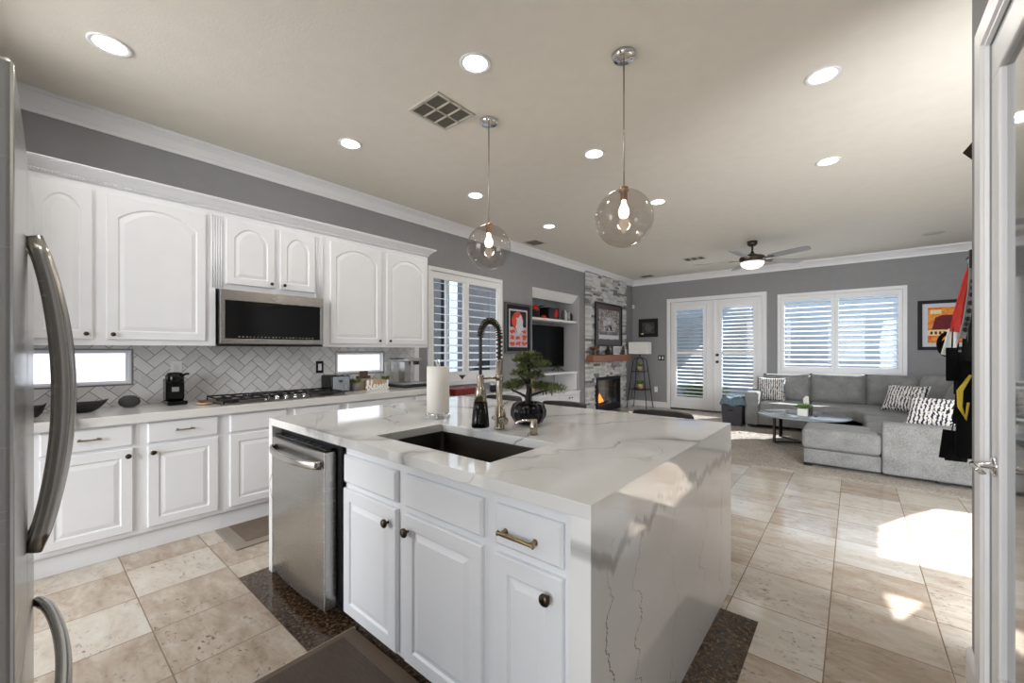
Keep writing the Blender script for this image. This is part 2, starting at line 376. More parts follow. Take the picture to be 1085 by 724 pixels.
def thing(name, label, cat, loc=(0, 0, 0), rz=0, group=None, kind=None):
    o = bpy.data.objects.new(name, None); S.collection.objects.link(o); o.empty_display_size = .1
    o.location = loc; o.rotation_euler = (0, 0, rz)
    WM[o.name] = Matrix.Translation(Vector(loc)) @ Matrix.Rotation(rz, 4, 'Z')
    return tag(o, label, cat, group, kind)
def struct(name, label=None, cat=None):
    return thing(name, label, cat, kind='structure')
def copy_thing(root, loc, rz=None, label=None):
    r = root.copy(); S.collection.objects.link(r); r.location = loc
    if rz is not None: r.rotation_euler = (0, 0, rz)
    if label: r['label'] = label
    WM[r.name] = Matrix.Translation(Vector(loc)) @ Matrix.Rotation(r.rotation_euler[2], 4, 'Z')
    for ch in list(root.children):
        c = ch.copy(); S.collection.objects.link(c); c.parent = r; WM[c.name] = WM[r.name]
        for g in list(ch.children):
            d = g.copy(); S.collection.objects.link(d); d.parent = c
    return r
def rng(a, b, n): return [a + (b - a) * i / (n - 1) for i in range(n)]
def outline(u0, u1, v0, v1, inset, rise, n=14):
    a, b, c, d = u0 + inset, u1 - inset, v0 + inset, v1 - inset
    p = [(a, c), (b, c)]
    for i in range(n + 1):
        k = 1 - 2 * i / n
        p.append((((a + b) / 2) + k * (b - a) / 2, d - rise + rise * (1 - abs(k) ** 2.2)))
    return p
def panel_door(mb, T, u0, u1, v0, v1, t=.02, rise=0, frame=.055, mi=0):
    spec = [(0, 0, 0), (0, t - .004, 0), (.004, t, 0), (frame, t, rise), (frame + .007, t - .008, rise), (frame + .011, t - .008, rise), (frame + .036, t - .001, rise)]
    ls = []
    for ins, w, rs in spec: ls.append([T(u, v, w) for u, v in outline(u0, u1, v0, v1, ins, rs)])
    mb.loops(ls, mi)
    return mb
def knob(T, u, v, w, parent, name='knob', mat=None, r=.016):
    o = T(u, v, w); ax = Vector(T(u, v, w + 1)) - Vector(o)
    MB().lathe([(.005, 0), (.005, .012), (r * .75, .014), (r, .02), (r, .025), (r * .8, .030), (.003, .032)], o, ax, 14).build(name, mat or M['bronze'], parent)
def bar_handle(T, u0, u1, v, w, parent, mat, r=.005):
    m = MB()
    for u in (u0 + .012, u1 - .012): m.lathe([(r * 1.6, 0), (r * 1.1, .006), (r, .022), (r * 1.2, .026)], T(u, v, w), Vector(T(u, v, w + 1)) - Vector(T(u, v, w)), 10)
    m.tube([T(u0, v, w + .026), T(u0 + .006, v, w + .026), T(u1 - .006, v, w + .026), T(u1, v, w + .026)], [r * 1.5, r, r, r * 1.5], 10)
    return m.build('handle', mat, parent)

# ------------------------------------------------------------------ the setting
ZC = 3.09; YB = 9.77
TL = lambda x0: (lambda u, v, w: (x0 + w, u, v))
TB = lambda y0=YB: (lambda u, v, w: (u, y0 - w, v))
def wall(name, T, t, u0, u1, v0, v1, holes, mat):
    us = sorted({u0, u1} | {h[0] for h in holes} | {h[1] for h in holes}); vs = sorted({v0, v1} | {h[2] for h in holes} | {h[3] for h in holes})
    solid = lambda i, j: 0 <= i < len(us) - 1 and 0 <= j < len(vs) - 1 and not any(h[0] <= us[i] and us[i + 1] <= h[1] and h[2] <= vs[j] and vs[j + 1] <= h[3] for h in holes)
    m = MB()
    for i in range(len(us) - 1):
        for j in range(len(vs) - 1):
            if not solid(i, j): continue
            a, b, c, d = us[i], us[i + 1], vs[j], vs[j + 1]
            for w in (0, -t): m.add([T(a, c, w), T(b, c, w), T(b, d, w), T(a, d, w)], [(0, 1, 2, 3)])
            for (di, dj, p, q) in ((-1, 0, (a, c), (a, d)), (1, 0, (b, c), (b, d)), (0, -1, (a, c), (b, c)), (0, 1, (a, d), (b, d))):
                if not solid(i + di, j + dj): m.add([T(*p, 0), T(*q, 0), T(*q, -t), T(*p, -t)], [(0, 1, 2, 3)])
    o = m.build(name, mat)
    bm = bmesh.new(); bm.from_mesh(o.data); bmesh.ops.remove_doubles(bm, verts=bm.verts, dist=1e-5); bmesh.ops.recalc_face_normals(bm, faces=bm.faces); bm.to_mesh(o.data); bm.free()
    return tag(o, kind='structure')
XR = 6.2
tag(MB().box(-.2, XR + .2, -3.5, YB + .2, -.12, 0).build('floor', M['floor'], loc=(0, 0, 0)), 'polished beige travertine tile floor', None, None, 'structure')
tag(MB().box(-.2, XR + .2, -3.5, YB + .2, ZC, ZC + .2).build('ceiling', M['ceil'], loc=(0, 0, ZC)), kind='structure')
LW = (3.36, 4.82, .87, 2.455)
SW1 = (-.1, .531, 1.095, 1.350); SW2 = (2.147, 2.718, 1.10, 1.328)
NI = (5.628, 7.19, 0.0, 2.46)
FB = (7.83, 8.86, .16, .72)
wall('wall_left', TL(0), .2, -.26, YB + .2, 0, ZC, [(LW[0] + .05, LW[1] - .05, LW[2] + .05, LW[3] - .05), SW1, SW2, NI, FB], M['wall'])
DO = (.86, 2.885, 0, 2.565); WI = (3.071, 4.958, .885, 2.48)
wall('wall_back', TB(), .2, -.2, XR + .2, 0, ZC, [(.94, 2.81, 0, 2.49), (WI[0] + .06, WI[1] - .06, WI[2] + .06, WI[3] - .06)], M['wall'])
# right living-room wall, outside the frame, with made-up holes shaped to cast the sun patch
def fl2w(x, y): t = (XR - x) / .6; return (y + t, t * .758)
def tri_wall(name, x, outer, holes, mat):
    bm = bmesh.new(); es = []
    for poly in [outer] + holes:
        vv = [bm.verts.new((x, y, z)) for y, z in poly]
        for i in range(len(vv)): es.append(bm.edges.new((vv[i], vv[(i + 1) % len(vv)])))
    bmesh.ops.triangle_fill(bm, edges=es, use_beauty=True)
    me = bpy.data.meshes.new(name); bm.to_mesh(me); bm.free(); me.materials.append(mat)
    o = bpy.data.objects.new(name, me); S.collection.objects.link(o)
    s = o.modifiers.new('thick', 'SOLIDIFY'); s.thickness = .03; s.offset = 0
    return tag(o, kind='structure')
tri_wall('wall_right', XR, [(2.36, 0), (YB + .2, 0), (YB + .2, ZC), (2.36, ZC)],
         [[fl2w(*p) for p in [(4.37, 3.60), (4.395, 4.227), (4.611, 4.69), (4.778, 4.987), (5.3, 5.10), (5.3, 3.64)]],
          [fl2w(*p) for p in [(4.373, 3.068), (4.551, 3.074), (4.411, 2.743)]]], M['wall'])
XN = 4.62
PD = (1.36, 2.20, 0, 2.43)
wall('wall_right_pantry', lambda u, v, w: (XN - w, u, v), .13, -3.5, 2.48, 0, ZC, [(PD[0], PD[1], 0, PD[3])], M['wall'])
wall('wall_hall', lambda u, v, w: (u, 2.60 + w, v), .12, XN + .04, XR, 0, ZC, [(4.88, 6.05, .1, 2.35)], M['wall'])  # unseen opening cut to let the added hall fill in
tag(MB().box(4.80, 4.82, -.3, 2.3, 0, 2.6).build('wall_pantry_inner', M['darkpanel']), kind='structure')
wall('wall_rear', lambda u, v, w: (u, -.26 + w, v), .12, 0, 2.34, 0, ZC, [(.72, 2.28, 0, 2.98)], M['wall'])  # opening cut so the added rear fill reaches the aisle
wall('wall_rear_alcove', lambda u, v, w: (u, -.84 + w, v), .12, 2.22, 3.46, 0, ZC, [], M['wall'])
# media niche shell
m = MB(); a, b, z1 = NI[0], NI[1], NI[3]
m.box(-.58, -.55, a - .03, b + .03, 0, z1 + .03).box(-.58, -.2, a - .03, a, 0, z1).box(-.58, -.2, b, b + .03, 0, z1).box(-.58, -.2, a - .03, b + .03, z1, z1 + .03)
tag(m.build('wall_niche', M['niche']), kind='structure')
# crown mouldings and baseboards
CP = [(0, 2.955), (.014, 2.955), (.018, 2.985), (.024, 2.988), (.03, 3.0), (.05, 3.035), (.08, 3.06), (.088, 3.062), (.088, 3.072), (.1, 3.074), (.1, ZC), (0, ZC)]
tag(MB().prism(CP, lambda u, v, w: (u, w, v), -.138, YB).build('trim_1', M['trim']), kind='structure')
tag(MB().prism(CP, lambda u, v, w: (w, YB - u, v), 0, XR).build('trim_2', M['trim']), kind='structure')
BP = [(0, 0), (.016, 0), (.016, .10), (.012, .115), (.006, .128), (0, .13)]
tag(MB().prism(BP, lambda u, v, w: (w, YB - u, v), 0, DO[0]).prism(BP, lambda u, v, w: (w, YB - u, v), DO[1], XR).build('baseboard_back', M['trim']), kind='structure')
tag(MB().prism(BP, lambda u, v, w: (u, w, v), 9.30, YB).prism(BP, lambda u, v, w: (u, w, v), 7.2, 7.39).prism(BP, lambda u, v, w: (u, w, v), 3.14, NI[0]).build('baseboard_left', M['trim']), kind='structure')
tag(MB().prism(BP, lambda u, v, w: (XN - u, w, v), 2.315, 2.496).build('baseboard_right', M['trim']), kind='structure')
tag(MB().prism([(0, 2.30), (.13, 2.44), (.13, 2.459), (0, 2.459)], lambda u, v, w: (-.15 + u, w, v), NI[0], NI[1]).build('trim_4', M['trim']), kind='structure')
tag(MB().box(-.545, -.0, b - .018, b - .0005, .57, 2.45).build('trim_5', M['niche']), kind='structure')
tag(MB().box(1.46, 3.888, .817, 2.335, -.01, .0025).build('trim_6', M['granite'], loc=(0, 0, 0)), 'dark brown granite border set into the floor', None, None, 'structure')
# outside
tag(MB().box(-8, 16, YB + .25, 22, -.25, -.08).build('patio_ground', M['concrete']), kind='structure')
tag(MB().box(-8, 16, 13, 13.2, -.08, 3.0).build('garden_wall', M['stucco']), kind='structure')
tag(MB().box(-3.2, -3.0, 2.6, 22, -.2, 3.3).build('side_yard_wall', M['fence']), kind='structure')
tag(MB().box(-2.99, -2.9, 6.3, 6.55, -.2, 3.3).build('downspout', M['slate']), 'pale downspout seen through the left shutters', 'downspout')
tag(MB().box(-3.2, -.2, 0, 9.9, -.3, -.1).build('side_yard_ground', M['concrete']), kind='structure')
tag(MB().box(-1.5, 2.75, YB + .25, 12.4, 2.92, 3.05).build('sun_blocker_slab', M['trim']), kind='structure')  # unseen slab added to keep sun off the fireplace stone
rnd = random.Random(4)
def leaf(m, base, d, L, w, mi=0, droop=.3):
    d = Vector(d).normalized(); s = d.cross(Vector((0, 0, 1)))
    if s.length < .05: s = Vector((1, 0, 0))
    s.normalize(); b = Vector(base); p1 = b + d * L * .5; p2 = b + d * L - Vector((0, 0, L * droop))
    m.add([b - s * w * .15, b + s * w * .15, p1 + s * w * .5, p2, p1 - s * w * .5], [(0, 1, 2, 3, 4)], mi)
m = MB()
for i in range(260):
    t = rnd.uniform(0, 6.28); q = rnd.uniform(.1, 1); leaf(m, (1.2 + .45 * math.cos(t) * q, 11.6 + .45 * math.sin(t) * q, rnd.uniform(0, .35)), (math.cos(t), math.sin(t), rnd.uniform(.3, 1.6)), .3, .05)
tag(m.build('garden_shrub', M['leaf']), 'green shrub outside the bottom of the left french door', 'shrub')

# ------------------------------------------------------------------ windows, shutters, doors
def frame_ring(m, T, u0, u1, v0, v1, wu, wv0, wv1, w0, w1):
    m.box(u0, u1, v0, v0 + wv0, w0, w1, T=T).box(u0, u1, v1 - wv1, v1, w0, w1, T=T)
    m.box(u0, u0 + wu, v0 + wv0, v1 - wv1, w0, w1, T=T).box(u1 - wu, u1, v0 + wv0, v1 - wv1, w0, w1, T=T)
    return m
def shutter(parent, T, u0, u1, v0, v1, stile, rail0, rail1, n, tilt, wc, depth=.085, mids=()):
    m = MB(); frame_ring(m, T, u0, u1, v0, v1, stile, rail0, rail1, wc - .016, wc + .016)
    a, b, c, d = u0 + stile, u1 - stile, v0 + rail0, v1 - rail1
    for z in mids: m.box(a, b, z - .03, z + .03, wc - .014, wc + .014, T=T)
    p = m.build('shutter_panel', M['shut'], parent, bevel=.003)
    segs = []; e = [c] + [x for z in mids for x in (z - .03, z + .03)] + [d]
    lm = MB(); tot = sum(e[i + 1] - e[i] for i in range(0, len(e), 2))
    for i in range(0, len(e), 2):
        k = max(1, round(n * (e[i + 1] - e[i]) / tot)); sp = (e[i + 1] - e[i]) / k
        for j in range(k):
            z = e[i] + (j + .5) * sp
            ell = [(.5 * depth * math.cos(x), .005 * math.sin(x)) for x in rng(0, 2 * math.pi, 11)[:-1]]
            P = [(wc + x * math.cos(tilt) - y * math.sin(tilt), z - x * math.sin(tilt) - y * math.cos(tilt)) for x, y in ell]
            lm.loops([[T(a + .002, zz, ww) for ww, zz in P], [T(b - .002, zz, ww) for ww, zz in P]])
    lm.build('louvers', M['shut'], p)
    return p
def casing(name, T, u0, u1, v0, v1, bottom=True, wd=.075):
    m = MB()
    for (i, ww) in ((0, .012), (.012, .02), (wd - .022, .012)):
        pass
    prof = [(0, 0), (0, .014), (.012, .022), (wd - .02, .02), (wd - .01, .012), (wd, .012), (wd, 0)]
    def side(pa, pb, na, nb):
        ls = []
        for (d, w) in prof: pass
        A = [T(pa[0] + na[0] * d, pa[1] + na[1] * d, w) for d, w in prof]; B = [T(pb[0] + nb[0] * d, pb[1] + nb[1] * d, w) for d, w in prof]
        m.loops([A, B])
    side((u0, v0), (u0, v1), (1, 1 if bottom else 0), (1, -1)); side((u1, v0), (u1, v1), (-1, 1 if bottom else 0), (-1, -1))
    side((u0, v1), (u1, v1), (1, -1), (-1, -1))
    if bottom: side((u0, v0), (u1, v0), (1, 1), (-1, 1))
    return m.build(name, M['trim'])
# left window
w1 = struct('window_1', 'white shuttered window on the left wall beyond the cabinets')
m = MB(); frame_ring(m, TL(0), *LW, .055, .055, .055, -.03, .03); m.build('frame', M['trim'], w1, bevel=.004)
MB().box(-.14, -.132, LW[0] + .05, LW[1] - .05, LW[2] + .05, LW[3] - .05).build('pane', M['pane'], w1)
sp = 4.055
shutter(w1, TL(0), LW[0] + .057, sp - .002, LW[2] + .057, LW[3] - .057, .05, .13, .09, 12, R(13), -.005)
shutter(w1, TL(0), sp + .002, LW[1] - .057, LW[2] + .057, LW[3] - .057, .05, .13, .09, 12, R(13), -.005)
m = MB(); m.box(-.145, -.11, 3.78, 3.83, LW[2] + .05, LW[3] - .05); m.build('mullion', M['trim'], w1)
# small frosted windows in the backsplash
def frosted():
    n = N('frosted_glass'); t = n.n('ShaderNodeBsdfTranslucent'); g = n.n('ShaderNodeBsdfGlossy'); g.inputs['Roughness'].default_value = .3
    nz = n.noise(n.obj(), 4, 1); n.set(t.inputs[0], n.mix(nz.outputs[0], lin((244, 246, 250)), lin((250, 251, 253))))
    em = n.n('ShaderNodeEmission'); em.inputs[0].default_value = lin((238, 240, 250)); em.inputs[1].default_value = .45  # glow put into the pane in place of daylight behind it
    x = n.n('ShaderNodeMixShader'); x.inputs[0].default_value = .06; n.set(x.inputs[1], t.outputs[0]); n.set(x.inputs[2], g.outputs[0])
    a = n.n('ShaderNodeAddShader'); n.set(a.inputs[0], x.outputs[0]); n.set(a.inputs[1], em.outputs[0])
    n.t.links.new(a.outputs[0], n.out.inputs[0]); return n.m
M['frost'] = frosted()
for k, h in enumerate((SW1, SW2)):
    w = struct('window_%d' % (k + 2), ['frosted slot window under the cabinets beside the fridge', 'frosted slot window under the cabinets above the toaster'][k])
    m = MB(); frame_ring(m, TL(0), *h, .012, .012, .012, -.06, .010); frame_ring(m, TL(0), h[0] + .012, h[1] - .012, h[2] + .012, h[3] - .012, .018, .012, .012, -.06, -.02); m.build('frame', M['trim'], w)
    MB().box(-.05, -.042, h[0] + .012, h[1] - .012, h[2] + .012, h[3] - .012).build('pane', M['frost'], w)
# back window
w4 = struct('window_4', 'white shuttered window on the back wall above the sofa')
m = MB(); frame_ring(m, TB(), *WI, .06, .06, .06, -.03, .03); m.build('frame', M['trim'], w4, bevel=.004)
MB().box(WI[0] + .05, WI[1] - .05, YB + .14, YB + .148, WI[2] + .05, WI[3] - .05).build('pane', M['pane'], w4)
sp = 3.98
for a, b in ((WI[0] + .062, sp - .002), (sp + .002, WI[1] - .062)):
    shutter(w4, TB(), a, b, WI[2] + .062, WI[3] - .062, .055, .09, .09, 14, R(18), -.004)
# french doors
casing('trim_7', TB(), *DO, bottom=False, wd=.085)['kind'] = 'structure'
for k, (a, b, ga, gb) in enumerate(((.95, 1.874, 1.055, 1.70), (1.88, 2.80, 2.02, 2.68))):
    d = struct('door_%d' % (k + 1), ['left leaf of the white shuttered french door', 'right leaf of the white shuttered french door with black locks'][k])
    m = MB(); m.box(a, ga, .02, 2.475, -.06, -.015, T=TB()).box(gb, b, .02, 2.475, -.06, -.015, T=TB()).box(ga, gb, .02, .24, -.06, -.015, T=TB()).box(ga, gb, 2.335, 2.475, -.06, -.015, T=TB())
    m.build('leaf_frame', M['trim'], d, bevel=.003)
    MB().box(ga - .01, gb + .01, YB + .045, YB + .05, .23, 2.345).build('pane', M['pane'], d)
    shutter(d, TB(), ga - .03, gb + .03, .20, 2.37, .065, .09, .08, 24, R(16), .012, .07, mids=(1.30,))
    MB().box(a, b, YB - .03, YB + .05, .0, .022).build('threshold', M['bronze'], d)
    if k:
        for z, nm in ((1.255, 'deadbolt'), (1.105, 'knob')):
            MB().lathe([(.03, 0), (.03, .008), (.014, .012), (.014, .03), (.028, .036), (.028, .055), (.012, .06)], (1.955, YB + .014, z), (0, -1, 0), 16).build(nm, M['black'], d)
MB_ = MB().box(1.862, 1.892, YB - .03, YB + .02, .02, 2.475); tag(MB_.build('trim_8', M['trim'], bevel=.004), kind='structure')
# pantry door at the right edge
TP = lambda u, v, w: (XN - w, u, v)
pc = casing('trim_9', TP, PD[0] - .1, 2.305, 0, 2.535, bottom=False, wd=.105); pc['kind'] = 'structure'
d = struct('door_3', 'white pantry door with dark glass at the right edge')
m = MB(); u0, u1, v1 = PD[0] + .005, PD[1] - .003, PD[3] - .004
frame_ring(m, TP, u0, u1, .01, v1, .13, .24, .13, -.045, -.004); m.build('leaf_frame', M['trim'], d, bevel=.003)
m = MB(); frame_ring(m, TP, u0 + .13, u1 - .13, .25, v1 - .13, .022, .022, .022, -.03, .006); m.build('glazing_bead', M['trim'], d, bevel=.006)
MB().box(XN + .012, XN + .02, u0 + .14, u1 - .14, .26, v1 - .14).build('glass_panel', M['smoked'], d)
m = MB(); hu, hv = 2.135, .95
m.lathe([(.033, 0), (.033, .006), (.028, .01), (.012, .012), (.012, .05), (.010, .052)], TP(hu, hv, -.004), (-1, 0, 0), 24)
m.tube([TP(hu, hv, .045), TP(hu - .03, hv, .05), TP(hu - .07, hv - .002, .05), TP(hu - .115, hv - .006, .045)], [.011, .010, .009, .007], 12, flat=(1.25, .8))
m.build('lever_handle', M['chrome'], d)

# ------------------------------------------------------------------ kitchen: left run
m = MB(); w = .0735; q = .5 ** .5; rnd = random.Random(2); g = .0022
def clip(poly, box):
    for ax, lo, sgn in ((0, box[0], 1), (0, box[1], -1), (1, box[2], 1), (1, box[3], -1)):
        out = []
        for i in range(len(poly)):
            p, r = poly[i - 1], poly[i]; dp, dr = (p[ax] - lo) * sgn, (r[ax] - lo) * sgn
            if (dp >= 0) != (dr >= 0):
                t = dp / (dp - dr); out.append((p[0] + (r[0] - p[0]) * t, p[1] + (r[1] - p[1]) * t))
            if dr >= 0: out.append(r)
        poly = out
        if not poly: break
    return poly
areas = [(-.136, .531 + .012, .93, 1.095 - .012), (.543, 2.135, .93, 1.84), (2.135, 2.73, .93, 1.088), (2.135, 2.73, 1.34, 1.39), (2.73, 3.13, .93, 1.39), (-.136, .543, 1.362, 1.39)]
m.box(-.001, .004, -.136, 3.13, .93, 1.088, 3).box(-.001, .004, .543, 2.135, 1.088, 1.84, 3).box(-.001, .004, 2.73, 3.13, 1.088, 1.39, 3).box(-.001, .004, -.136, .543, 1.362, 1.39, 3).box(-.001, .004, 2.135, 2.73, 1.34, 1.39, 3)
for i in range(-70, 70):
    for j in range(-20, 20):
        for x0, x1, y0, y1 in ((0, 2, 0, 1), (2, 3, -1, 1)):
            P = [(x0 * w + g, y0 * w + g), (x1 * w - g, y0 * w + g), (x1 * w - g, y1 * w - g), (x0 * w + g, y1 * w - g)]
            ox, oy = (i + 4 * j) * w, i * w
            P = [((x + ox) * q - (y + oy) * q, (x + ox) * q + (y + oy) * q) for x, y in P]
            P = [(v + .02, u + .93) for u, v in P] if 0 else [(u + 1.5, v + 1.0) for u, v in P]
            if max(p[0] for p in P) < -.136 or min(p[0] for p in P) > 3.13 or max(p[1] for p in P) < .93 or min(p[1] for p in P) > 1.84: continue
            mi = rnd.choice((0, 0, 1, 2))
            for A in areas:
                c = clip(P, A)
                if len(c) > 2: m.loops([[(.004, u, v) for u, v in c], [(.009, u, v) for u, v in c]], mi)
tag(m.build('wall_backsplash', [pm('white_tile_a', (228, 227, 226), .25, var=.05, scale=9, stretch=(1, 1, 4)), pm('white_tile_b', (218, 217, 216), .25, var=.06, scale=7, stretch=(1, 4, 1)), pm('white_tile_c', (234, 233, 232), .25, var=.04), pm('grey_grout', (136, 133, 130), .9)]), 'white herringbone tile backsplash with grey grout', None, None, 'structure')
MB_ = MB().box(0, .05, 3.13, 3.20, 0, 1.39); tag(MB_.build('trim_10', M['trim'], bevel=.006), kind='structure')

TF = TL(.60)
units = [(-.136, .497, 'white base cabinet half hidden behind the fridge handle, one drawer over one door', [(.06, .462, 'r', True)]),
         (.497, .968, 'white base cabinet under the black coffee machine, second from the fridge', [(.536, .931, 'l', True)]),
         (.968, 1.443, 'white base cabinet under the left half of the cooktop, partly behind the island', [(1.008, 1.412, None, False)]),
         (1.443, 1.908, 'white base cabinet under the right half of the cooktop, doors hidden by the island', [(1.474, 1.873, None, False)]),
         (1.908, 2.70, 'white base cabinet with a wide drawer below the toaster', [(1.944, 2.674, None, False)]),
         (2.70, 3.13, 'white end base cabinet below the espresso machine', [(2.735, 3.10, None, False)])]
for y0, y1, lab, ds in units:
    t = thing('base_cabinet', lab, 'cabinet', (.3, (y0 + y1) / 2, 0), group='base cabinets along the left wall')
    m = MB(); m.box(.012, .60, y0, y1, .125, .870); m.box(.012, .572, y0, y1, .0, .125); m.prism([(.572, .112), (.585, .112), (.6, .125), (.6, .13), (.572, .13)], lambda u, v, w: (u, w, v), y0, y1)
    m.build('body', M['cab'], t, bevel=.0015)
    for a, b, side, hand in ds:
        dm = MB(); ls = [[TF(u, v, ww) for u, v in outline(a, b, .724, .858, i, 0)] for i, ww in ((0, 0), (0, .013), (.007, .02))]
        dr = dm.loops(ls).build('drawer', M['cab'], t)
        if hand: bar_handle(TF, (a + b) / 2 - .052, (a + b) / 2 + .052, .795, .02, dr, M['brass'])
        halves = [(a, b, side)] if b - a < .6 else [(a, (a + b) / 2 - .003, 'r'), ((a + b) / 2 + .003, b, 'l')]
        for (c, d2, sd_) in halves:
            do = panel_door(MB(), TF, c, d2, .158, .706).build('door', M['cab'], t)
            if sd_: knob(TF, d2 - .024 if sd_ == 'r' else c + .026, .66, .02, do)
tag(MB().box(.009, .645, -.136, 3.13, .871, .930).build('countertop', M['quartz'], bevel=.003), 'white veined quartz countertop along the left wall under the backsplash', 'countertop')

def upper(lab, y0, y1, z0, doors, pil):
    t = thing('wall_cabinet', lab, 'cabinet', (.1, (y0 + y1) / 2, z0), group='white wall cabinets above the counter')
    MB().box(.01, .33, y0, y1, z0, 2.47).build('body', M['cab'], t, bevel=.0015)
    T = TL(.33)
    for a, b, zz, side, rise in doors:
        d = panel_door(MB(), T, a, b, zz, 2.418, .02, rise, .055).build('door', M['cab'], t)
        knob(T, b - .03 if side == 'r' else a + .03, zz + .035, .02, d, r=.014)
    for a, b in pil:
        m = MB(); k = 5; sp = (b - a) / k
        m.box(.33, .336, a, b, z0, 2.44)
        for i in range(k): m.tube([(.337, a + sp * (i + .5), z0 + .01), (.337, a + sp * (i + .5), 2.43)], sp * .36, 8)
        m.build('fluted_pilaster', M['cab'], t)
    return t
upper('tall white wall cabinet beside the fridge with two unequal arched doors', -.136, .945, 1.385, [(.022, .297, 1.424, 'r', .075), (.365, .920, 1.424, 'l', .095)], [])
mid = upper('short white wall cabinet above the microwave with two small arched doors', .945, 1.858, 1.845, [(1.056, 1.418, 1.892, 'r', .085), (1.462, 1.768, 1.892, 'l', .085)], [(.955, 1.035), (1.782, 1.850)])
upper('tall white wall cabinet beside the shuttered window with two arched doors', 1.858, 3.112, 1.385, [(1.918, 2.478, 1.418, 'r', .095), (2.545, 3.085, 1.418, 'l', .095)], [])
for q0, q1 in ((.945, .985), (1.828, 1.858)): MB().box(.02, .338, q0, q1, 1.385, 1.8445).build('side_filler', M['cab'], mid)
PR = [(.01, 2.471), (.333, 2.471), (.345, 2.476), (.345, 2.492), (.352, 2.497), (.36, 2.505), (.378, 2.525), (.402, 2.540), (.402, 2.546), (.41, 2.548), (.41, 2.556), (.01, 2.556)]
m = MB(); end = 3.112
ls = [[(u, -.136, v) for u, v in PR], [(u, end + max(0, u - .333), v) for u, v in PR]]
m.loops(ls)
m.prism([(end - .0, 2.471), (end + .012, 2.476), (end + .012, 2.492), (end + .045, 2.525), (end + .069, 2.540), (end + .077, 2.548), (end + .077, 2.556), (end, 2.556)], lambda u, v, w: (w, u, v), .01, .335)
cc = m.build('cornice', M['cab']); tag(cc, 'white moulding with rope detail running along the tops of the wall cabinets', 'moulding')
m = MB()
for i in range(-8, 208):
    y = -.01 + i * .015
    m.tube([(.346, y, 2.478), (.351, y + .006, 2.484), (.346, y + .012, 2.490)], .0042, 5)
WM[cc.name] = cc.matrix_world.copy(); m.build('rope_moulding', M['cab'], cc)

# microwave
t = thing('microwave', 'stainless over-the-range microwave with black glass door under the short cabinet', 'microwave', (.2, 1.41, 1.4))
MB().box(.02, .385, 1.0, 1.815, 1.402, 1.838).build('case', M['steel'], t, bevel=.004)
m = MB(); frame_ring(m, TL(.385), 1.0, 1.815, 1.405, 1.838, .03, .04, .085, 0, .032); m.build('door_frame', M['steel'], t, bevel=.004)
dg = MB().box(.386, .413, 1.032, 1.783, 1.447, 1.752).build('door_glass', M['gloss'], t)
m = MB()
for i in range(22): m.box(.4131, .4136, 1.12 + i * .028, 1.12 + i * .028 + rnd.choice((.008, .012, .016)), 1.458, 1.464)
m.build('control_marks', M['silver'], dg)
MB().lathe([(.016, 0), (.016, .002)], (.417, 1.40, 1.795), (1, 0, 0), 18).build('badge', M['silver'], t)
MB().box(.1, .37, .985, 1.83, 1.385, 1.402).build('vent_base', M['black'], t)
# cooktop
t = thing('cooktop', 'black gas cooktop with iron grates and silver knobs on the left counter', 'cooktop', (.35, 1.45, .93))
MB().box(.09, .575, .965, 1.965, .931, .938).build('plate', M['darksteel'], t, bevel=.003)
for k in range(3):
    a = .985 + k * .325; b = a + .305; m = MB()
    x0, x1 = .115, (.555 if k != 1 else .43)
    for x in (x0, x1): m.tube([(x, a, .938), (x, a, .966), (x, b, .966), (x, b, .938)], .007, 6)
    for y in (a, (a + b) / 2, b): m.tube([(x0, y, .966), (x1, y, .966)], .007, 6)
    for yy in (a + .075, b - .075): m.tube([(x0 + .1, yy, .968), (x1 - .1, yy, .968)], .006, 6)
    m.tube([((x0 + x1) / 2, a, .967), ((x0 + x1) / 2, b, .967)], .006, 6)
    m.build('grate', M['iron'], t)
for (x, y) in ((.22, 1.07), (.44, 1.07), (.27, 1.46), (.22, 1.86), (.44, 1.86)):
    MB().lathe([(.05, .938), (.05, .946), (.034, .947), (.034, .956), (.005, .958)], (x, y, 0)).build('burner', M['black'], t)
for i in range(5):
    MB().lathe([(.021, .938), (.021, .941), (.017, .943), (.015, .966), (.012, .969)], (.505, 1.30 + i * .075, 0), n=16).build('knob', M['chrome'], t)
# counter things
def boat(lab, x, y, L, rz):
    m = MB(); ls = []
    for k, s in enumerate(rng(0, 1, 7)):
        z = .931 + .065 * s; e = .35 + .65 * s ** .6
        ls.append([(L * .5 * e * math.cos(a), .075 * e * math.sin(a), z - .931 + .02 * s * abs(math.cos(a)) ** 3) for a in rng(0, 2 * math.pi, 29)[:-1]])
    for s in (1, .7, .3): ls.append([(p[0] * (.93 * (.5 + .5 * s)), p[1] * (.9 * (.5 + .5 * s)), p[2] - .008 - .05 * (1 - s)) for p in ls[6]])
    m.loops(ls, 0, True)
    tag(m.build('serving_bowl', M['iron'], M4=Matrix.Translation((x, y, .931)) @ Matrix.Rotation(rz, 4, 'Z')), lab, 'bowl')
boat('black boat-shaped bowl on the counter right of the fridge handle', .26, .255, .26, R(80))
boat('black boat-shaped bowl on the counter left of the fridge handle', .30, .042, .11, R(80))
tag(MB().lathe([(.0, 0), (.03, .003), (.055, .02), (.062, .042), (.055, .066), (.03, .084), (0, .088)], (.17, .50, .931), n=24).build('round_speaker', M['rubber']), 'small black rounded speaker on the counter beside the black bowl', 'speaker')
t = thing('coffee_machine', 'small black pod coffee machine on the counter left of the cooktop', 'coffee machine', (.2, .755, .93))
MB().box(.10, .30, .695, .82, .931, .962).box(.10, .215, .70, .815, .962, 1.13).build('body', M['gloss'], t, bevel=.012, seg=3)
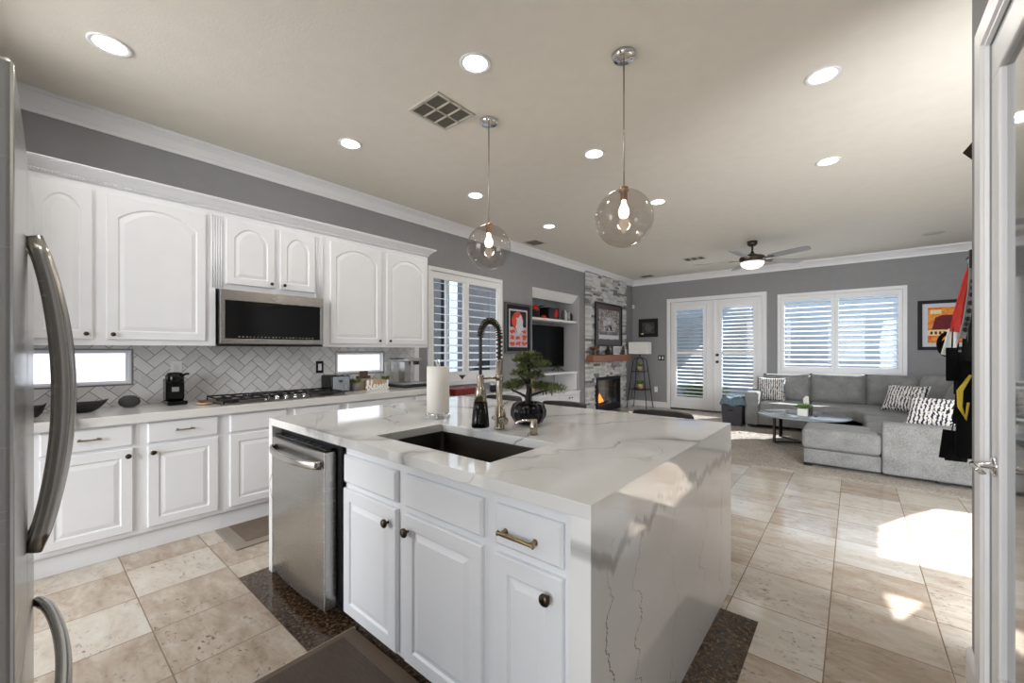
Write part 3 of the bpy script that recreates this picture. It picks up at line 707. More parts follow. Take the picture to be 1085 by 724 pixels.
MB().lathe([(.055, 0), (.058, .02), (.058, .05), (.045, .075), (.01, .08)], (.195, .757, 1.10)).build('head', M['gloss'], t)
MB().box(.215, .222, .735, .778, 1.03, 1.065).build('emblem', M['silver'], t)
MB().tube([(.18, .80, 1.15), (.20, .83, 1.165), (.22, .835, 1.165)], .009).build('lever', M['black'], t)
t = thing('spoon_rest', 'small brown spoon rest with a utensil beside the cooktop', 'spoon rest', (.42, .90, .93))
MB().lathe([(.02, .931), (.045, .935), (.055, .948), (.05, .947), (.02, .939)], (.40, .90, 0)).build('dish', M['lightwood'], t)
MB().tube([(.34, .88, .95), (.41, .90, .953), (.47, .945, .958)], [.011, .006, .005], 8).build('utensil', M['brownsign'], t)
t = thing('toaster', 'black two-slice toaster on the counter right of the cooktop', 'toaster', (.22, 2.04, .93))
MB().box(.12, .345, 1.925, 2.125, .938, 1.105).build('body', M['gloss'], t, bevel=.02, seg=3)
MB().box(.15, .31, 1.965, 1.985, 1.100, 1.1065).box(.15, .31, 2.055, 2.075, 1.100, 1.1065).build('slot', M['darkpanel'], t)
MB().box(.345, .352, 1.94, 2.11, .95, 1.09).build('front_panel', M['slate'], t, bevel=.003)
MB().lathe([(.016, 0), (.014, .012), (.004, .014)], (.352, 2.07, .985), (1, 0, 0)).build('dial', M['silver'], t)
MB().box(.35, .375, 2.0, 2.025, 1.04, 1.055).build('lever', M['black'], t)
def potted(lab, loc, pot_r, pot_h, leafn, leafL, pm_, name='potted_plant', spread=.8, rs=1, square=False):
    t = thing(name, lab, 'plant', loc); r2 = random.Random(rs)
    if square: MB().box(loc[0] - pot_r, loc[0] + pot_r, loc[1] - pot_r, loc[1] + pot_r, loc[2], loc[2] + pot_h).build('pot', pm_, t, bevel=.004)
    else: MB().lathe([(pot_r * .72, 0), (pot_r, pot_h), (pot_r * .88, pot_h), (pot_r * .8, pot_h * .85), (.001, pot_h * .84)], loc).build('pot', pm_, t)
    m = MB()
    for i in range(leafn):
        a = r2.uniform(0, 6.28); leaf(m, (loc[0] + pot_r * .4 * math.cos(a), loc[1] + pot_r * .4 * math.sin(a), loc[2] + pot_h * .85), (math.cos(a) * spread, math.sin(a) * spread, r2.uniform(.5, 1.6)), leafL * r2.uniform(.7, 1.2), leafL * .28, 0, .15)
    m.build('foliage', M['leaf'], t); return t
potted('small grass plant in a grey pot between the toaster and the blessed sign', (.27, 2.215, .931), .045, .085, 70, .075, M['greypot'])
potted('small green plant behind the end of the blessed sign', (.165, 2.64, .931), .035, .09, 60, .075, M['ceramic'], rs=5)
tag(MB().box(.10, .20, 2.24, 2.47, .931, 1.045).build('riser_box', [pm('beige_box', (166, 154, 136), .6, var=.06)], bevel=.004), 'beige wooden box standing behind the blessed sign', 'box')
tag(MB().box(.13, .16, 2.30, 2.46, 1.046, 1.075).box(.14, .155, 2.335, 2.43, 1.075, 1.125).build('small_plaque', M['brownsign'], bevel=.004), 'small brown wooden plaque on the beige box behind the blessed sign', 'plaque')
tag(MB().box(.206, .228, 2.36, 2.585, .931, 1.03).build('wooden_block', M['lightwood'], bevel=.003), 'light wooden block behind the letters of the blessed sign', 'block')
# cursive word
strokes = [[(0, .3), (.25, .55), (.38, 1.0), (.42, 1.5), (.34, 1.7), (.25, 1.45), (.24, .3), (.3, .08), (.45, .05), (.62, .2), (.64, .45), (.5, .6), (.36, .5)],
           [(.66, .3), (.85, .6), (.98, 1.1), (1.0, 1.55), (.93, 1.68), (.86, 1.4), (.86, .4), (.93, .1), (1.05, .1), (1.2, .25)],
           [(1.2, .25), (1.42, .4), (1.5, .58), (1.4, .68), (1.28, .55), (1.26, .25), (1.36, .06), (1.52, .1), (1.68, .3)],
           [(1.68, .3), (1.86, .66), (1.9, .5), (2.0, .25), (1.9, .06), (1.76, .1)], [(1.95, .1), (2.14, .3), (2.3, .66), (2.34, .5), (2.44, .25), (2.34, .06), (2.2, .1)],
           [(2.4, .1), (2.56, .25), (2.78, .4), (2.86, .58), (2.76, .68), (2.64, .55), (2.62, .25), (2.72, .06), (2.88, .1), (3.04, .3)],
           [(3.5, .55), (3.3, .66), (3.12, .5), (3.1, .2), (3.24, .05), (3.44, .2), (3.52, .6), (3.56, 1.2), (3.58, 1.65)], [(3.54, 1.0), (3.54, .3), (3.62, .08), (3.8, .16)]]
m = MB()
def smooth(P, k=4):
    o = []
    for i in range(len(P) - 1):
        p0, p1, p2, p3 = P[max(0, i - 1)], P[i], P[i + 1], P[min(len(P) - 1, i + 2)]
        for j in range(k):
            t = j / k; o.append(tuple(.5 * ((2 * b) + (-a + c) * t + (2 * a - 5 * b + 4 * c - d) * t * t + (-a + 3 * b - 3 * c + d) * t ** 3) for a, b, c, d in zip(p0, p1, p2, p3)))
    return o + [P[-1]]
for s_ in strokes: m.tube([(.36, 2.285 + u * .073, .938 + (v * .075 if v < .7 else .0525 + (v - .7) * .047)) for u, v in smooth(s_)], .0066, 6)
m.box(.352, .368, 2.30, 2.55, .931, .936)
tag(m.build('blessed_sign', M['white']), 'white cursive word sign reading blessed on the counter', 'sign')
t = thing('espresso_machine', 'silver espresso machine with black base at the end of the left counter', 'coffee machine', (.25, 2.9, .93))
MB().box(.10, .42, 2.70, 3.09, .931, .965).build('base', M['black'], t, bevel=.012, seg=3)
MB().box(.12, .41, 2.71, 3.08, .965, .978).build('drip_tray', M['silver'], t, bevel=.006)
MB().box(.14, .27, 2.83, 2.92, .978, 1.225).build('column', M['steel'], t, bevel=.008)
MB().box(.13, .36, 2.82, 3.0, 1.225, 1.265).build('brew_head', M['silver'], t, bevel=.012, seg=3)
MB().lathe([(.03, 1.185), (.036, 1.20), (.036, 1.224)], (.315, 2.955, 0)).build('spout', M['black'], t)
MB().box(.15, .26, 2.715, 2.80, .98, 1.25).build('water_tank', M['glass'], t, bevel=.01)
MB().box(.145, .265, 2.71, 2.83, 1.25, 1.262).build('tank_lid', M['black'], t, bevel=.003)
def outlet(lab, T, u, v, dark, name='wall_outlet', double=False, w0=.001):
    t = thing(name, lab, 'outlet' if name == 'wall_outlet' else 'switch', T(u, v, 0)); wd = .075 if double else .038
    MB().box(u - wd, u + wd, v - .062, v + .062, w0, w0 + .006, T=T).build('plate', M['framedark' if dark else 'white'], t, bevel=.002)
    for k in ((-.035, .035) if double else (0,)): MB().box(u + k - .017, u + k + .017, v - .034, v + .034, w0 + .006, w0 + .009, T=T).build('rocker', M['white' if dark else 'ceramic'], t)
outlet('black framed light switch on the tiles above the toaster', TL(.009), 1.967, 1.178, True, 'light_switch')
outlet('white outlet on the tiles above the black coffee machine', TL(.009), .80, 1.20, False)
outlet('white outlet on the tiles left of the espresso machine', TL(.009), 2.765, 1.15, False)
outlet('white outlet on the tiles behind the espresso machine', TL(.009), 2.86, 1.15, False)
outlet('black framed double switch on the back wall beside the french door', TB(), .728, 1.18, True, 'light_switch', True)
outlet('white outlet low on the back wall behind the shelf lamp', TB(), .60, .42, False)

# ------------------------------------------------------------------ fridge
fr = thing('fridge', 'stainless french-door fridge seen edge-on at the left side', 'fridge', (3.31, -.0085, 0), rz=R(-1.8))
FM = WM[fr.name]; TFr = lambda u, v, w: tuple(FM @ Vector((-.91 + u, w, v)))
MB().box(0, .91, -.74, -.075, .02, 1.775, T=lambda x, y, z: TFr(x, z, y)).build('body', M['bronze'], fr)
for a, b in ((.003, .453), (.457, .907)):
    m = MB(); n = 9
    pts = [(x, -.0 - .02 * (2 * (x - .455) / .91) ** 2 * 0) for x in rng(a, b, n)]
    m.box(a, b, -.07, 0, .765, 1.775, T=lambda x, y, z: TFr(x, z, y)); d = m.build('door', M['steel'], fr, bevel=.008, seg=3)
    hx = b - .035 if a < .1 else a + .035
    pth = [(hx, .912 + .68 * s, 0.008 + .046 * math.sin(math.pi * s) ** .75) for s in rng(0, 1, 17)]
    MB().tube([TFr(*p) for p in pth], [.0125 + .004 * math.sin(math.pi * s) for s in rng(0, 1, 17)], 12, flat=(1.2, .85)).build('handle', M['steelh'], d)
m = MB().box(.003, .907, -.07, 0, .06, .757, T=lambda x, y, z: TFr(x, z, y)); d = m.build('freezer_drawer', M['steel'], fr, bevel=.008, seg=3)
MB().tube([TFr(.06 + .79 * s, .63, .008 + .046 * math.sin(math.pi * s) ** .6) for s in rng(0, 1, 17)], .0135, 12).build('handle', M['steelh'], d)
MB().box(.05, .86, -.6, -.09, 0, .06, T=lambda x, y, z: TFr(x, z, y)).build('plinth', M['black'], fr)

# ------------------------------------------------------------------ island
t = thing('kitchen_island', 'white kitchen island with veined quartz top and waterfall side', 'island', (2.6, 1.8, 0))
IX0, IX1, IY0, IY1, IZ = 1.500, 3.714, .966, 2.578, .935
rect = lambda x0, x1, y0, y1, z: [(x0, y0, z), (x1, y0, z), (x1, y1, z), (x0, y1, z)]
SK = (2.472, 3.225, 1.098, 1.512)
m = MB().loops([rect(IX0, IX1, IY0, IY1, IZ), rect(IX0, IX1, IY0, IY1, IZ - .042), rect(SK[0], SK[1], SK[2], SK[3], IZ - .042), rect(SK[0], SK[1], SK[2], SK[3], IZ)], closed=True)
m.build('countertop', M['quartz'], t, bevel=.0025)
MB().box(IX1 - .062, IX1, IY0, IY1, .003, IZ - .042).box(IX1 - .01, IX1 + .001, IY0 + .0005, IY1 - .0005, .003, IZ - .0015).build('waterfall_panel', M['quartzside'], t)
MB().box(IX0, IX0 + .05, IY0, IY1, .003, IZ - .042).build('end_panel', M['quartz'], t)
FY = 1.03; TI = lambda u, v, w: (u, FY - w, v)
m = MB(); m.box(2.30, 3.65, FY, FY + .02, .045, .892); m.box(2.30, 3.65, FY + .02, 2.10, .045, .06); m.box(2.30, 2.318, FY, 2.10, .045, .892); m.box(1.55, 3.65, 2.09, 2.115, .003, .892)
m.build('cabinet_body', M['cab'], t, bevel=.001)
MB().box(2.31, 3.65, FY + .045, FY + .06, .003, .045).build('toe_board', M['cab'], t)
for a, b, kn, dh in ((2.322, 2.762, 'r', 0), (2.822, 3.268, 'l', 0), (3.328, 3.596, 'r', 1)):
    ls = [[TI(u, v, ww) for u, v in outline(a, b, .700, .835, i, 0)] for i, ww in ((0, 0), (0, .012), (.01, .02))]
    dr = MB().loops(ls).build('drawer_front', M['cab'], t)
    if dh: bar_handle(TI, 3.366, 3.510, .756, .02, dr, M['brass'], .0065)
    d = panel_door(MB(), TI, a, b, .062, .672).build('door', M['cab'], t)
    knob(TI, b - .052 if kn == 'r' and not dh else (a + .0 - .005 + .0 if 0 else (a + .03 if kn == 'l' else b - .048)), .607, .02, d, r=.019)
# sink
s_ = thing('kitchen_sink', 'dark stainless undermount sink set in the island top', 'sink', (2.85, 1.3, .7))
def rrect(x0, x1, y0, y1, z, r, n=5):
    o = []
    for cx, cyy, a0 in ((x1 - r, y0 + r, -90), (x1 - r, y1 - r, 0), (x0 + r, y1 - r, 90), (x0 + r, y0 + r, 180)):
        for i in range(n): a = R(a0 + 90 * i / (n - 1)); o.append((cx + r * math.cos(a), cyy + r * math.sin(a), z))
    return o
g_ = .004; A = (SK[0] - g_, SK[1] + g_, SK[2] - g_, SK[3] + g_)
m = MB().loops([rrect(A[0] - .03, A[1] + .03, A[2] - .03, A[3] + .03, IZ - .044, .03), rrect(*A, IZ - .044, .02), rrect(*A, .74, .02), rrect(A[0] + .025, A[1] - .025, A[2] + .025, A[3] - .025, .712, .02)], cap0=False)
m.build('basin', M['darksteel'], s_)
MB().lathe([(.055, .7125), (.055, .716), (.04, .716), (.035, .7135), (.001, .7135)], (2.85, 1.36, 0)).build('drain', M['chrome'], s_)
# dishwasher
t = thing('dishwasher', 'stainless dishwasher with bowed handle at the left end of the island', 'dishwasher', (1.95, 1.2, .1))
DX0, DX1 = 1.600, 2.255
m = MB(); P = [(x, .950 - .016 * (1 - (2 * (x - (DX0 + DX1) / 2) / (DX1 - DX0)) ** 2)) for x in rng(DX0, DX1, 13)]
poly = P + [(DX1, 1.01), (DX0, 1.01)]
def dz(x): return .075 - .0 * x
m.loops([[(x, y, .06) for x, y in poly], [(x, y, .842) for x, y in poly]])
m.build('door', M['steel'], t, bevel=.003)
MB().box(1.57, 2.296, 1.012, 1.6, .10, .885).build('tub', M['black'], t)
MB().box(DX0 + .01, DX1 - .01, .962, 1.01, .843, .856).build('control_strip', M['gloss'], t, bevel=.002)
m = MB()
for i in range(7): m.box(DX0 + .12 + i * .07, DX0 + .145 + i * .07, .966, .985, .8562, .8568)
m.build('control_marks', M['rubber'], t)
hp = [(DX0 + .03 + (DX1 - DX0 - .05) * s, .940 - .052 * math.sin(math.pi * s) ** .55, .778) for s in rng(0, 1, 21)]
MB().tube(hp, .017, 10, flat=(.55, 1.25)).build('handle', M['steelh'], t)
MB().box(1.575, 2.29, 1.06, 1.09, .003, .10).build('kick_plate', M['black'], t)
# faucet
t = thing('kitchen_faucet', 'brushed nickel spring faucet with black spray head beside the sink', 'faucet', (2.825, 1.60, .935))
fx, fy_ = 2.826, 1.60
MB().lathe([(.027, .935), (.027, .95), (.0235, .953), (.0235, 1.06), (.0165, 1.063), (.0165, 1.29), (.018, 1.292), (.018, 1.30), (.011, 1.302)], (fx, fy_, 0)).build('body', M['nickel'], t)
m = MB(); m.lathe([(.021, 0), (.021, .055), (.019, .058), (.005, .06)], (fx, fy_ , .985), (.95, -.3, 0)); m.tube([(fx + .06, fy_ - .02, 1.0), (fx + .035, fy_ - .012, 1.05), (fx + .024, fy_ - .01, 1.062)], .006, 8); m.tube([(fx - .024, fy_ + .008, .985), (fx - .065, fy_ + .022, .985)], [.014, .011], 10); m.build('lever', M['nickel'], t)
HX, HY = 2.80, 1.485
def arc(z0, n=26):
    o = []; 
    for i in range(n):
        a = math.pi * i / (n - 1); k = .5 - .5 * math.cos(a)
        o.append((fx + (HX - fx) * k, fy_ + (HY - fy_) * k, z0 + .085 * math.sin(a)))
    return o
ap = [(fx, fy_, z) for z in (1.30, 1.34, 1.38)] + arc(1.415) + [(HX, HY, z) for z in (1.38, 1.34)] + [(HX - .0, HY, 1.30), (HX, HY, 1.20)]
MB().tube(ap, .0085, 10).build('hose', M['rubber'], t)
m = MB(); path = []; ar = [(fx, fy_, 1.30 + .115 * i / 11) for i in range(12)] + arc(1.415, 40)
tot = len(ar); turns = 24; K = turns * 10
for k in range(K + 1):
    f = k / K * (tot - 1.001); i = int(f); t_ = f - i; p = Vector(ar[i]).lerp(Vector(ar[i + 1]), t_)
    tg = (Vector(ar[min(i + 1, tot - 1)]) - Vector(ar[max(i - 1, 0)])).normalized(); a = Vector((1, .2, 0)).normalized(); a = (a - tg * a.dot(tg)).normalized(); b = tg.cross(a)
    an = 2 * math.pi * turns * k / K; path.append(p + a * .0155 * math.cos(an) + b * .0155 * math.sin(an))
m.tube(path, .0034, 6); m.build('spring', M['bronze'], t)
MB().tube([(fx, fy_, 1.205), (HX, HY, 1.205)], .006, 8).lathe([(.021, 1.19), (.021, 1.222)], (fx, fy_, 0)).build('docking_arm', M['nickel'], t)
h_ = MB().lathe([(.0145, 1.225), (.017, 1.22), (.0175, 1.165), (.023, 1.16), (.034, 1.085)], (HX, HY, 0)).build('spray_collar', M['nickel'], t)
MB().lathe([(.035, 1.085), (.046, .968), (.044, .960), (.02, .958)], (HX, HY, 0)).build('spray_head', M['gloss'], t)
# soap
t = thing('soap_pump', 'silver soap dispenser pump in the island beside the sink', 'soap dispenser', (3.05, 1.60, .935))
MB().lathe([(.019, .935), (.019, .985), (.017, .988), (.017, 1.01), (.01, 1.013)], (3.05, 1.60, 0)).build('body', M['nickel'], t)
MB().tube([(3.05, 1.60, 1.002), (3.02, 1.575, 1.006), (2.99, 1.552, .998), (2.98, 1.543, .985)], .006, 8).build('spout', M['chrome'], t)
# paper towel
t = thing('paper_towel_holder', 'roll of white paper towel on a wire holder on the island', 'paper towel', (2.295, 1.63, .935))
c0 = (2.297, 1.63)
MB().lathe([(.02, .972), (.068, .972), (.0685, 1.10), (.068, 1.248), (.02, 1.248)], (*c0, 0), n=40).build('paper_roll', M['paper'], t)
m = MB(); m.tube([(c0[0], c0[1], .94), (c0[0], c0[1], 1.27)], .004, 8)
m.tube([(c0[0] - .014, c0[1], 1.255), (c0[0] - .014, c0[1], 1.275), (c0[0] - .008, c0[1], 1.29), (c0[0] + .008, c0[1], 1.29), (c0[0] + .014, c0[1], 1.275), (c0[0] + .014, c0[1], 1.255)], .004, 8)
m.tube([(c0[0] + .06 * math.cos(a), c0[1] + .06 * math.sin(a), .962) for a in rng(0, 2 * math.pi, 25)[:-1]], .0035, 6, closed=True)
for a in (45, 135, 225, 315):
    ca, sa = math.cos(R(a)), math.sin(R(a)); m.tube([(c0[0] + .03 * ca, c0[1] + .03 * sa, .962), (c0[0] + .06 * ca, c0[1] + .06 * sa, .962), (c0[0] + .072 * ca, c0[1] + .072 * sa, .945), (c0[0] + .06 * ca, c0[1] + .06 * sa, .9385), (c0[0] + .05 * ca, c0[1] + .05 * sa, .946)], .0035, 6)
m.build('wire_stand', M['chrome'], t)
m = MB(); m.tube([(c0[0] + .0735 * math.cos(R(a)), c0[1] + .0735 * math.sin(R(a)), 1.03 - .0009 * (a + 200)) for a in range(-215, 31, 10)], .003, 6); m.build('tension_wire', M['chrome'], t)
# bonsai
t = thing('bonsai', 'bonsai tree in a glossy black ribbed pot on the island', 'bonsai', (2.85, 1.80, .935))
b0 = Vector((2.848, 1.82, .935))
m = MB(); ls = []
for r_, z in ((.05, 0), (.075, .012), (.098, .05), (.100, .08), (.088, .112), (.070, .122), (.058, .120), (.055, .105)):
    ls.append([b0 + Vector((r_ * (1 + .035 * math.cos(14 * a)) * math.cos(a), r_ * (1 + .035 * math.cos(14 * a)) * math.sin(a), z)) for a in rng(0, 2 * math.pi, 85)[:-1]])
m.loops(ls, 0, True); m.build('pot', M['gloss'], t)
m = MB().tube([b0 + Vector(p) for p in ((0, 0, .09), (-.004, 0, .14), (.006, 0, .19), (-.004, .002, .25), (.004, 0, .31), (.006, 0, .36))], [.02, .018, .016, .013, .010, .006], 10)
for e_ in ((-.10, -.03, .19), (.13, .03, .20), (-.06, .0, .27), (.07, .03, .30)): m.tube([b0 + Vector((0, 0, e_[2] - .045)), b0 + Vector((e_[0] * .5, e_[1] * .5, e_[2] - .02)), b0 + Vector(e_)], [.009, .007, .004], 7)
m.build('trunk', M['bark'], t)
r2 = random.Random(8)
for px_, py_, pz_, rx, rz_ in ((.0, 0, .395, .07, .024), (-.045, -.01, .372, .045, .018), (.07, .02, .350, .055, .02), (-.02, .0, .335, .05, .018), (-.065, .01, .290, .062, .02), (.05, -.02, .283, .06, .02), (-.125, -.03, .212, .07, .022), (-.06, -.04, .232, .05, .02), (.145, .03, .212, .08, .024), (.085, .0, .226, .05, .02)):
    m = MB()
    for i in range(300):
        a = r2.uniform(0, 6.28); rr = r2.uniform(0, 1) ** .5; zz = r2.uniform(-1, 1) * (1 - rr * rr) ** .5
        c_ = b0 + Vector((px_ * .92 + rx * rr * math.cos(a), py_ + rx * rr * math.sin(a), pz_ * .95 + rz_ * zz))
        leaf(m, c_, (math.cos(a) * rr + r2.uniform(-.6, .6), math.sin(a) * rr + r2.uniform(-.6, .6), zz * .6 + r2.uniform(.1, 1)), .024, .009, 0, 0)
    m.build('foliage_pad', M['needle'], t)
# stools
def stool():
    t = thing('bar_stool', 'dark grey upholstered bar stool', 'stool', (0, 0, 0), group='bar stools behind the island')
    m = MB(); ls = []
    for z, k in ((.60, .98), (.64, 1), (.80, 1.0), (.905, .97), (.922, .94), (.928, .90)):
        pts = []
        for a in rng(-1, 1, 15): pts.append((.215 * k * math.sin(a * 1.35) / math.sin(1.35), .06 + .13 * math.cos(a * 1.35) - .03, z))
        inner = [(x * .88, y - .045, z) for x, y, z in pts][::-1]
        ls.append(pts + inner)
    m.loops(ls, 0, True); m.build('backrest', M['rubber'], t)
    MB().box(-.2, .2, -.22, .16, .56, .66).build('seat', M['rubber'], t, bevel=.03, seg=3)
    for sx_ in (-1, 1):
        for sy_ in (-1, 1): MB().tube([(sx_ * .15, -.03 + sy_ * .13, .565), (sx_ * .2, -.03 + sy_ * .19, 0)], [.016, .011], 8).build('leg', M['black'], t)
    MB().tube([(-.18, -.19, .2), (.18, -.19, .2), (.18, .13, .2), (-.18, .13, .2)], .008, 6, closed=True).build('footrest', M['black'], t)
    return t
st = stool(); st.location = (2.455, 2.74, 0); st['label'] = 'middle dark stool back seen over the island behind the bonsai and before the fireplace'
copy_thing(st, (3.245, 2.74, 0), label='dark stool back seen over the island nearest the french doors')
copy_thing(st, (1.78, 2.78, 0), label='dark stool back seen over the island behind the faucet')
# mats
t = thing('floor_mat', 'dark brown floor mat in front of the island cabinets', 'mat', (2.9, .7, .003))
MB().box(2.395, 3.9, .30, 1.022, .003, .012).build('border', M['matb'], t, bevel=.004)
MB().box(2.39, 2.41, .30, 1.03, .003, .010).build('edge', M['matedge'], t, bevel=.003)
MB().box(2.43, 3.85, .34, .955, .012, .0145).build('centre', M['mat'], t)
t = thing('floor_mat', 'taupe floor mat along the left cabinets under the cooktop', 'mat', (.83, 1.5, 0))
MB().box(.60, 1.07, .915, 1.95, .0005, .010).build('border', M['matg'], t, bevel=.004)
MB().box(.61, .99, 1.00, 1.87, .010, .0125).build('centre', M['matc'], t)

# ------------------------------------------------------------------ ceiling fixtures
cans = [(1.0, .316, 'lit recessed light above the tall wall cabinet beside the fridge'), (2.49, 1.757, 'lit recessed light beside the square ceiling vent, nearest the camera'),
        (1.0, 1.765, 'lit recessed light above the microwave'), (2.488, 3.24, 'lit recessed light between the two pendants'), (4.10, 3.248, 'large lit recessed light at the upper right of the ceiling'),
        (4.07, 4.747, 'lit recessed light second along the right side, nearer the ceiling fan'), (1.0, 3.252, 'lit recessed light just left of the smaller pendant globe cord'),
        (2.492, 4.763, 'lit recessed light beside the larger pendant globe'), (.98, 4.72, 'lit recessed light beyond the pendants, nearest the left crown moulding')]
fill_cans = [(2.49, .316), (4.08, .316)]  # unseen cans added to brighten the room
def can(x, y, lab, i, power=CAN_POWER):
    t = thing('recessed_light', lab, 'ceiling light', (x, y, ZC), group='recessed ceiling lights')
    MB().lathe([(.068, ZC - .001), (.095, ZC - .001), (.095, ZC - .006), (.088, ZC - .009), (.072, ZC - .004), (.068, ZC - .001)], (x, y, 0), n=32, cap0=False, cap1=False).build('trim_ring', M['trim'], t)
    MB().lathe([(.0001, ZC - .004), (.072, ZC - .004), (.072, ZC - .001), (.0001, ZC - .001)], (x, y, 0), n=32).build('diffuser', M['lampon'], t)
    l = bpy.data.lights.new('downlight', 'AREA'); l.shape = 'DISK'; l.size = .14; l.energy = power; l.color = (1, .955, .90)
    o = bpy.data.objects.new('downlight', l); S.collection.objects.link(o); o.location = (0, 0, -.012); o.parent = t
for i, (x, y, lab) in enumerate(cans): can(x, y, lab, i)
for x, y in fill_cans: can(x, y, 'added unseen recessed fill light above the camera, outside the picture', 9, 3.0)
t = thing('ceiling_vent', 'square ceiling return vent with six filter panels', 'vent', (1.95, 1.96, ZC))
m = MB(); T = lambda u, v, w: (u, v, ZC - w); x0, x1, y0, y1 = 1.782, 2.11, 1.782, 2.136
frame_ring(m, T, x0, x1, y0, y1, .022, .022, .022, 0, .01)
for k in (1, 2): m.box(x0, x1, y0 + .022 + (y1 - y0 - .044) * k / 3 - .006, y0 + .022 + (y1 - y0 - .044) * k / 3 + .006, 0, .01, T=T)
m.box((x0 + x1) / 2 - .006, (x0 + x1) / 2 + .006, y0, y1, 0, .01, T=T); m.build('frame', M['ventw'], t)
for i in range(2):
    for j in range(3):
        a = x0 + .022 + i * (x1 - x0 - .044) / 2; b = y0 + .022 + j * (y1 - y0 - .044) / 3
        p = MB().box(a + .004, a + .138, b + .004, b + .1, 0, .003, T=T).build('filter_panel', M['ventw' if (i, j) == (1, 1) and 0 else 'vent'], t)
def small_vent(x0, x1, y0, y1, n, lab):
    t = thing('ceiling_vent', lab, 'vent', ((x0 + x1) / 2, (y0 + y1) / 2, ZC)); m = MB(); frame_ring(m, T, x0, x1, y0, y1, .02, .02, .02, 0, .008)
    for k in range(1, n): xx = x0 + (x1 - x0) * k / n; m.box(xx - .012, xx + .012, y0, y1, 0, .008, T=T)
    m.build('frame', M['ventw'], t)
    m = MB()
    for k in range(9): yy = y0 + .03 + (y1 - y0 - .06) * k / 8; m.box(x0 + .02, x1 - .02, yy - .004, yy + .008, 0, .004, T=T)
    m.build('slats', M['vent'], t)
small_vent(.18, .44, 5.13, 5.42, 1, 'small beige ceiling vent beside the left crown moulding')
small_vent(1.76, 2.12, 8.0, 8.26, 3, 'small three-part ceiling vent left of the fan')
small_vent(.40, .70, 9.2, 9.45, 1, 'small beige ceiling vent above the fireplace corner')
tag(MB().lathe([(.001, ZC - .006), (.118, ZC - .006), (.125, ZC), (.001, ZC)], (5.155, 8.63, 0), n=32).build('ceiling_speaker', M['ventw']), 'round flush ceiling speaker at the right of the ceiling', 'speaker')
# pendants
def pendant(x, y, lab, zg):
    t = thing('pendant_light', lab, 'pendant light', (x, y, ZC), group='glass globe pendants over the island'); r = .167
    MB().lathe([(.001, ZC - .03), (.055, ZC - .03), (.066, ZC - .022), (.068, ZC)], (x, y, 0), n=32).build('canopy', M['chrome'], t)
    MB().tube([(x, y, ZC - .03), (x, y, zg + r + .01)], .0045, 8).build('rod', M['nickel'], t)
    MB().lathe([(.012, zg + r + .02), (.03, zg + r + .012), (.03, zg + r - .01), (.02, zg + r - .015), (.02, zg + r - .06), (.014, zg + r - .062)], (x, y, 0)).build('socket', M['socket'], t)
    MB().lathe([(r * math.sin(a), zg + r * math.cos(a)) for a in rng(.17, math.pi - .001, 33)], (x, y, 0), n=48, cap0=False, cap1=False).build('globe', M['globe'], t)
    zb = zg + r - .062
    b = MB().lathe([(.013, zb), (.015, zb - .02), (.029, zb - .055), (.031, zb - .075), (.022, zb - .098), (.001, zb - .106)], (x, y, 0)).build('bulb', M['bulb'], t)
    l = bpy.data.lights.new('bulb_light', 'POINT'); l.energy = 7; l.shadow_soft_size = .035; l.color = (1, .86, .7)
    o = bpy.data.objects.new('bulb_light', l); S.collection.objects.link(o); o.location = (0, 0, zb - .06 - ZC); o.parent = t
    b.visible_shadow = True
pendant(3.212, 2.268, 'larger glass globe pendant with lit bulb on the right', 2.125)
pendant(2.129, 2.263, 'smaller glass globe pendant with lit bulb on the left', 2.130)
# fan
cx, cyf = 3.01, 7.455
t = thing('ceiling_fan', 'ceiling fan with five silver blades and a lit white bowl', 'ceiling fan', (cx, cyf, ZC))
MB().lathe([(.001, ZC), (.075, ZC), (.07, ZC - .05), (.045, ZC - .075), (.001, ZC - .08)][::-1], (cx, cyf, 0)).build('canopy', M['fanbody'], t)
MB().tube([(cx, cyf, ZC - .07), (cx, cyf, 2.90)], .014).build('downrod', M['fanbody'], t)
MB().lathe([(.02, 2.93), (.03, 2.90), (.06, 2.885), (.10, 2.865), (.165, 2.85), (.185, 2.825), (.18, 2.79), (.14, 2.775), (.14, 2.755), (.001, 2.755)], (cx, cyf, 0), n=32).build('motor_housing', M['fanbody'], t)
MB().lathe([(.165, 2.757), (.16, 2.72), (.13, 2.685), (.08, 2.66), (.001, 2.65)], (cx, cyf, 0), n=32).build('light_bowl', M['fanlight'], t)
for k in range(5):
    a = R(-26 + 72 * k); ca, sa = math.cos(a), math.sin(a)
    B = lambda u, v, w: (cx + ca * u - sa * v, cyf + sa * u + ca * v, 2.80 + w - .21 * v)
    m = MB(); pts = [(.27, -.055), (.33, -.068), (.78, -.072), (.855, -.055), (.87, -.02), (.84, .06), (.78, .075), (.33, .068), (.27, .055)]
    m.prism(pts, B, -.004, .004); bl = m.build('blade', M['blade'], t)
    MB().box(.12, .34, -.025, .025, -.012, -.004, T=B).build('blade_arm', M['fanbody'], bl)

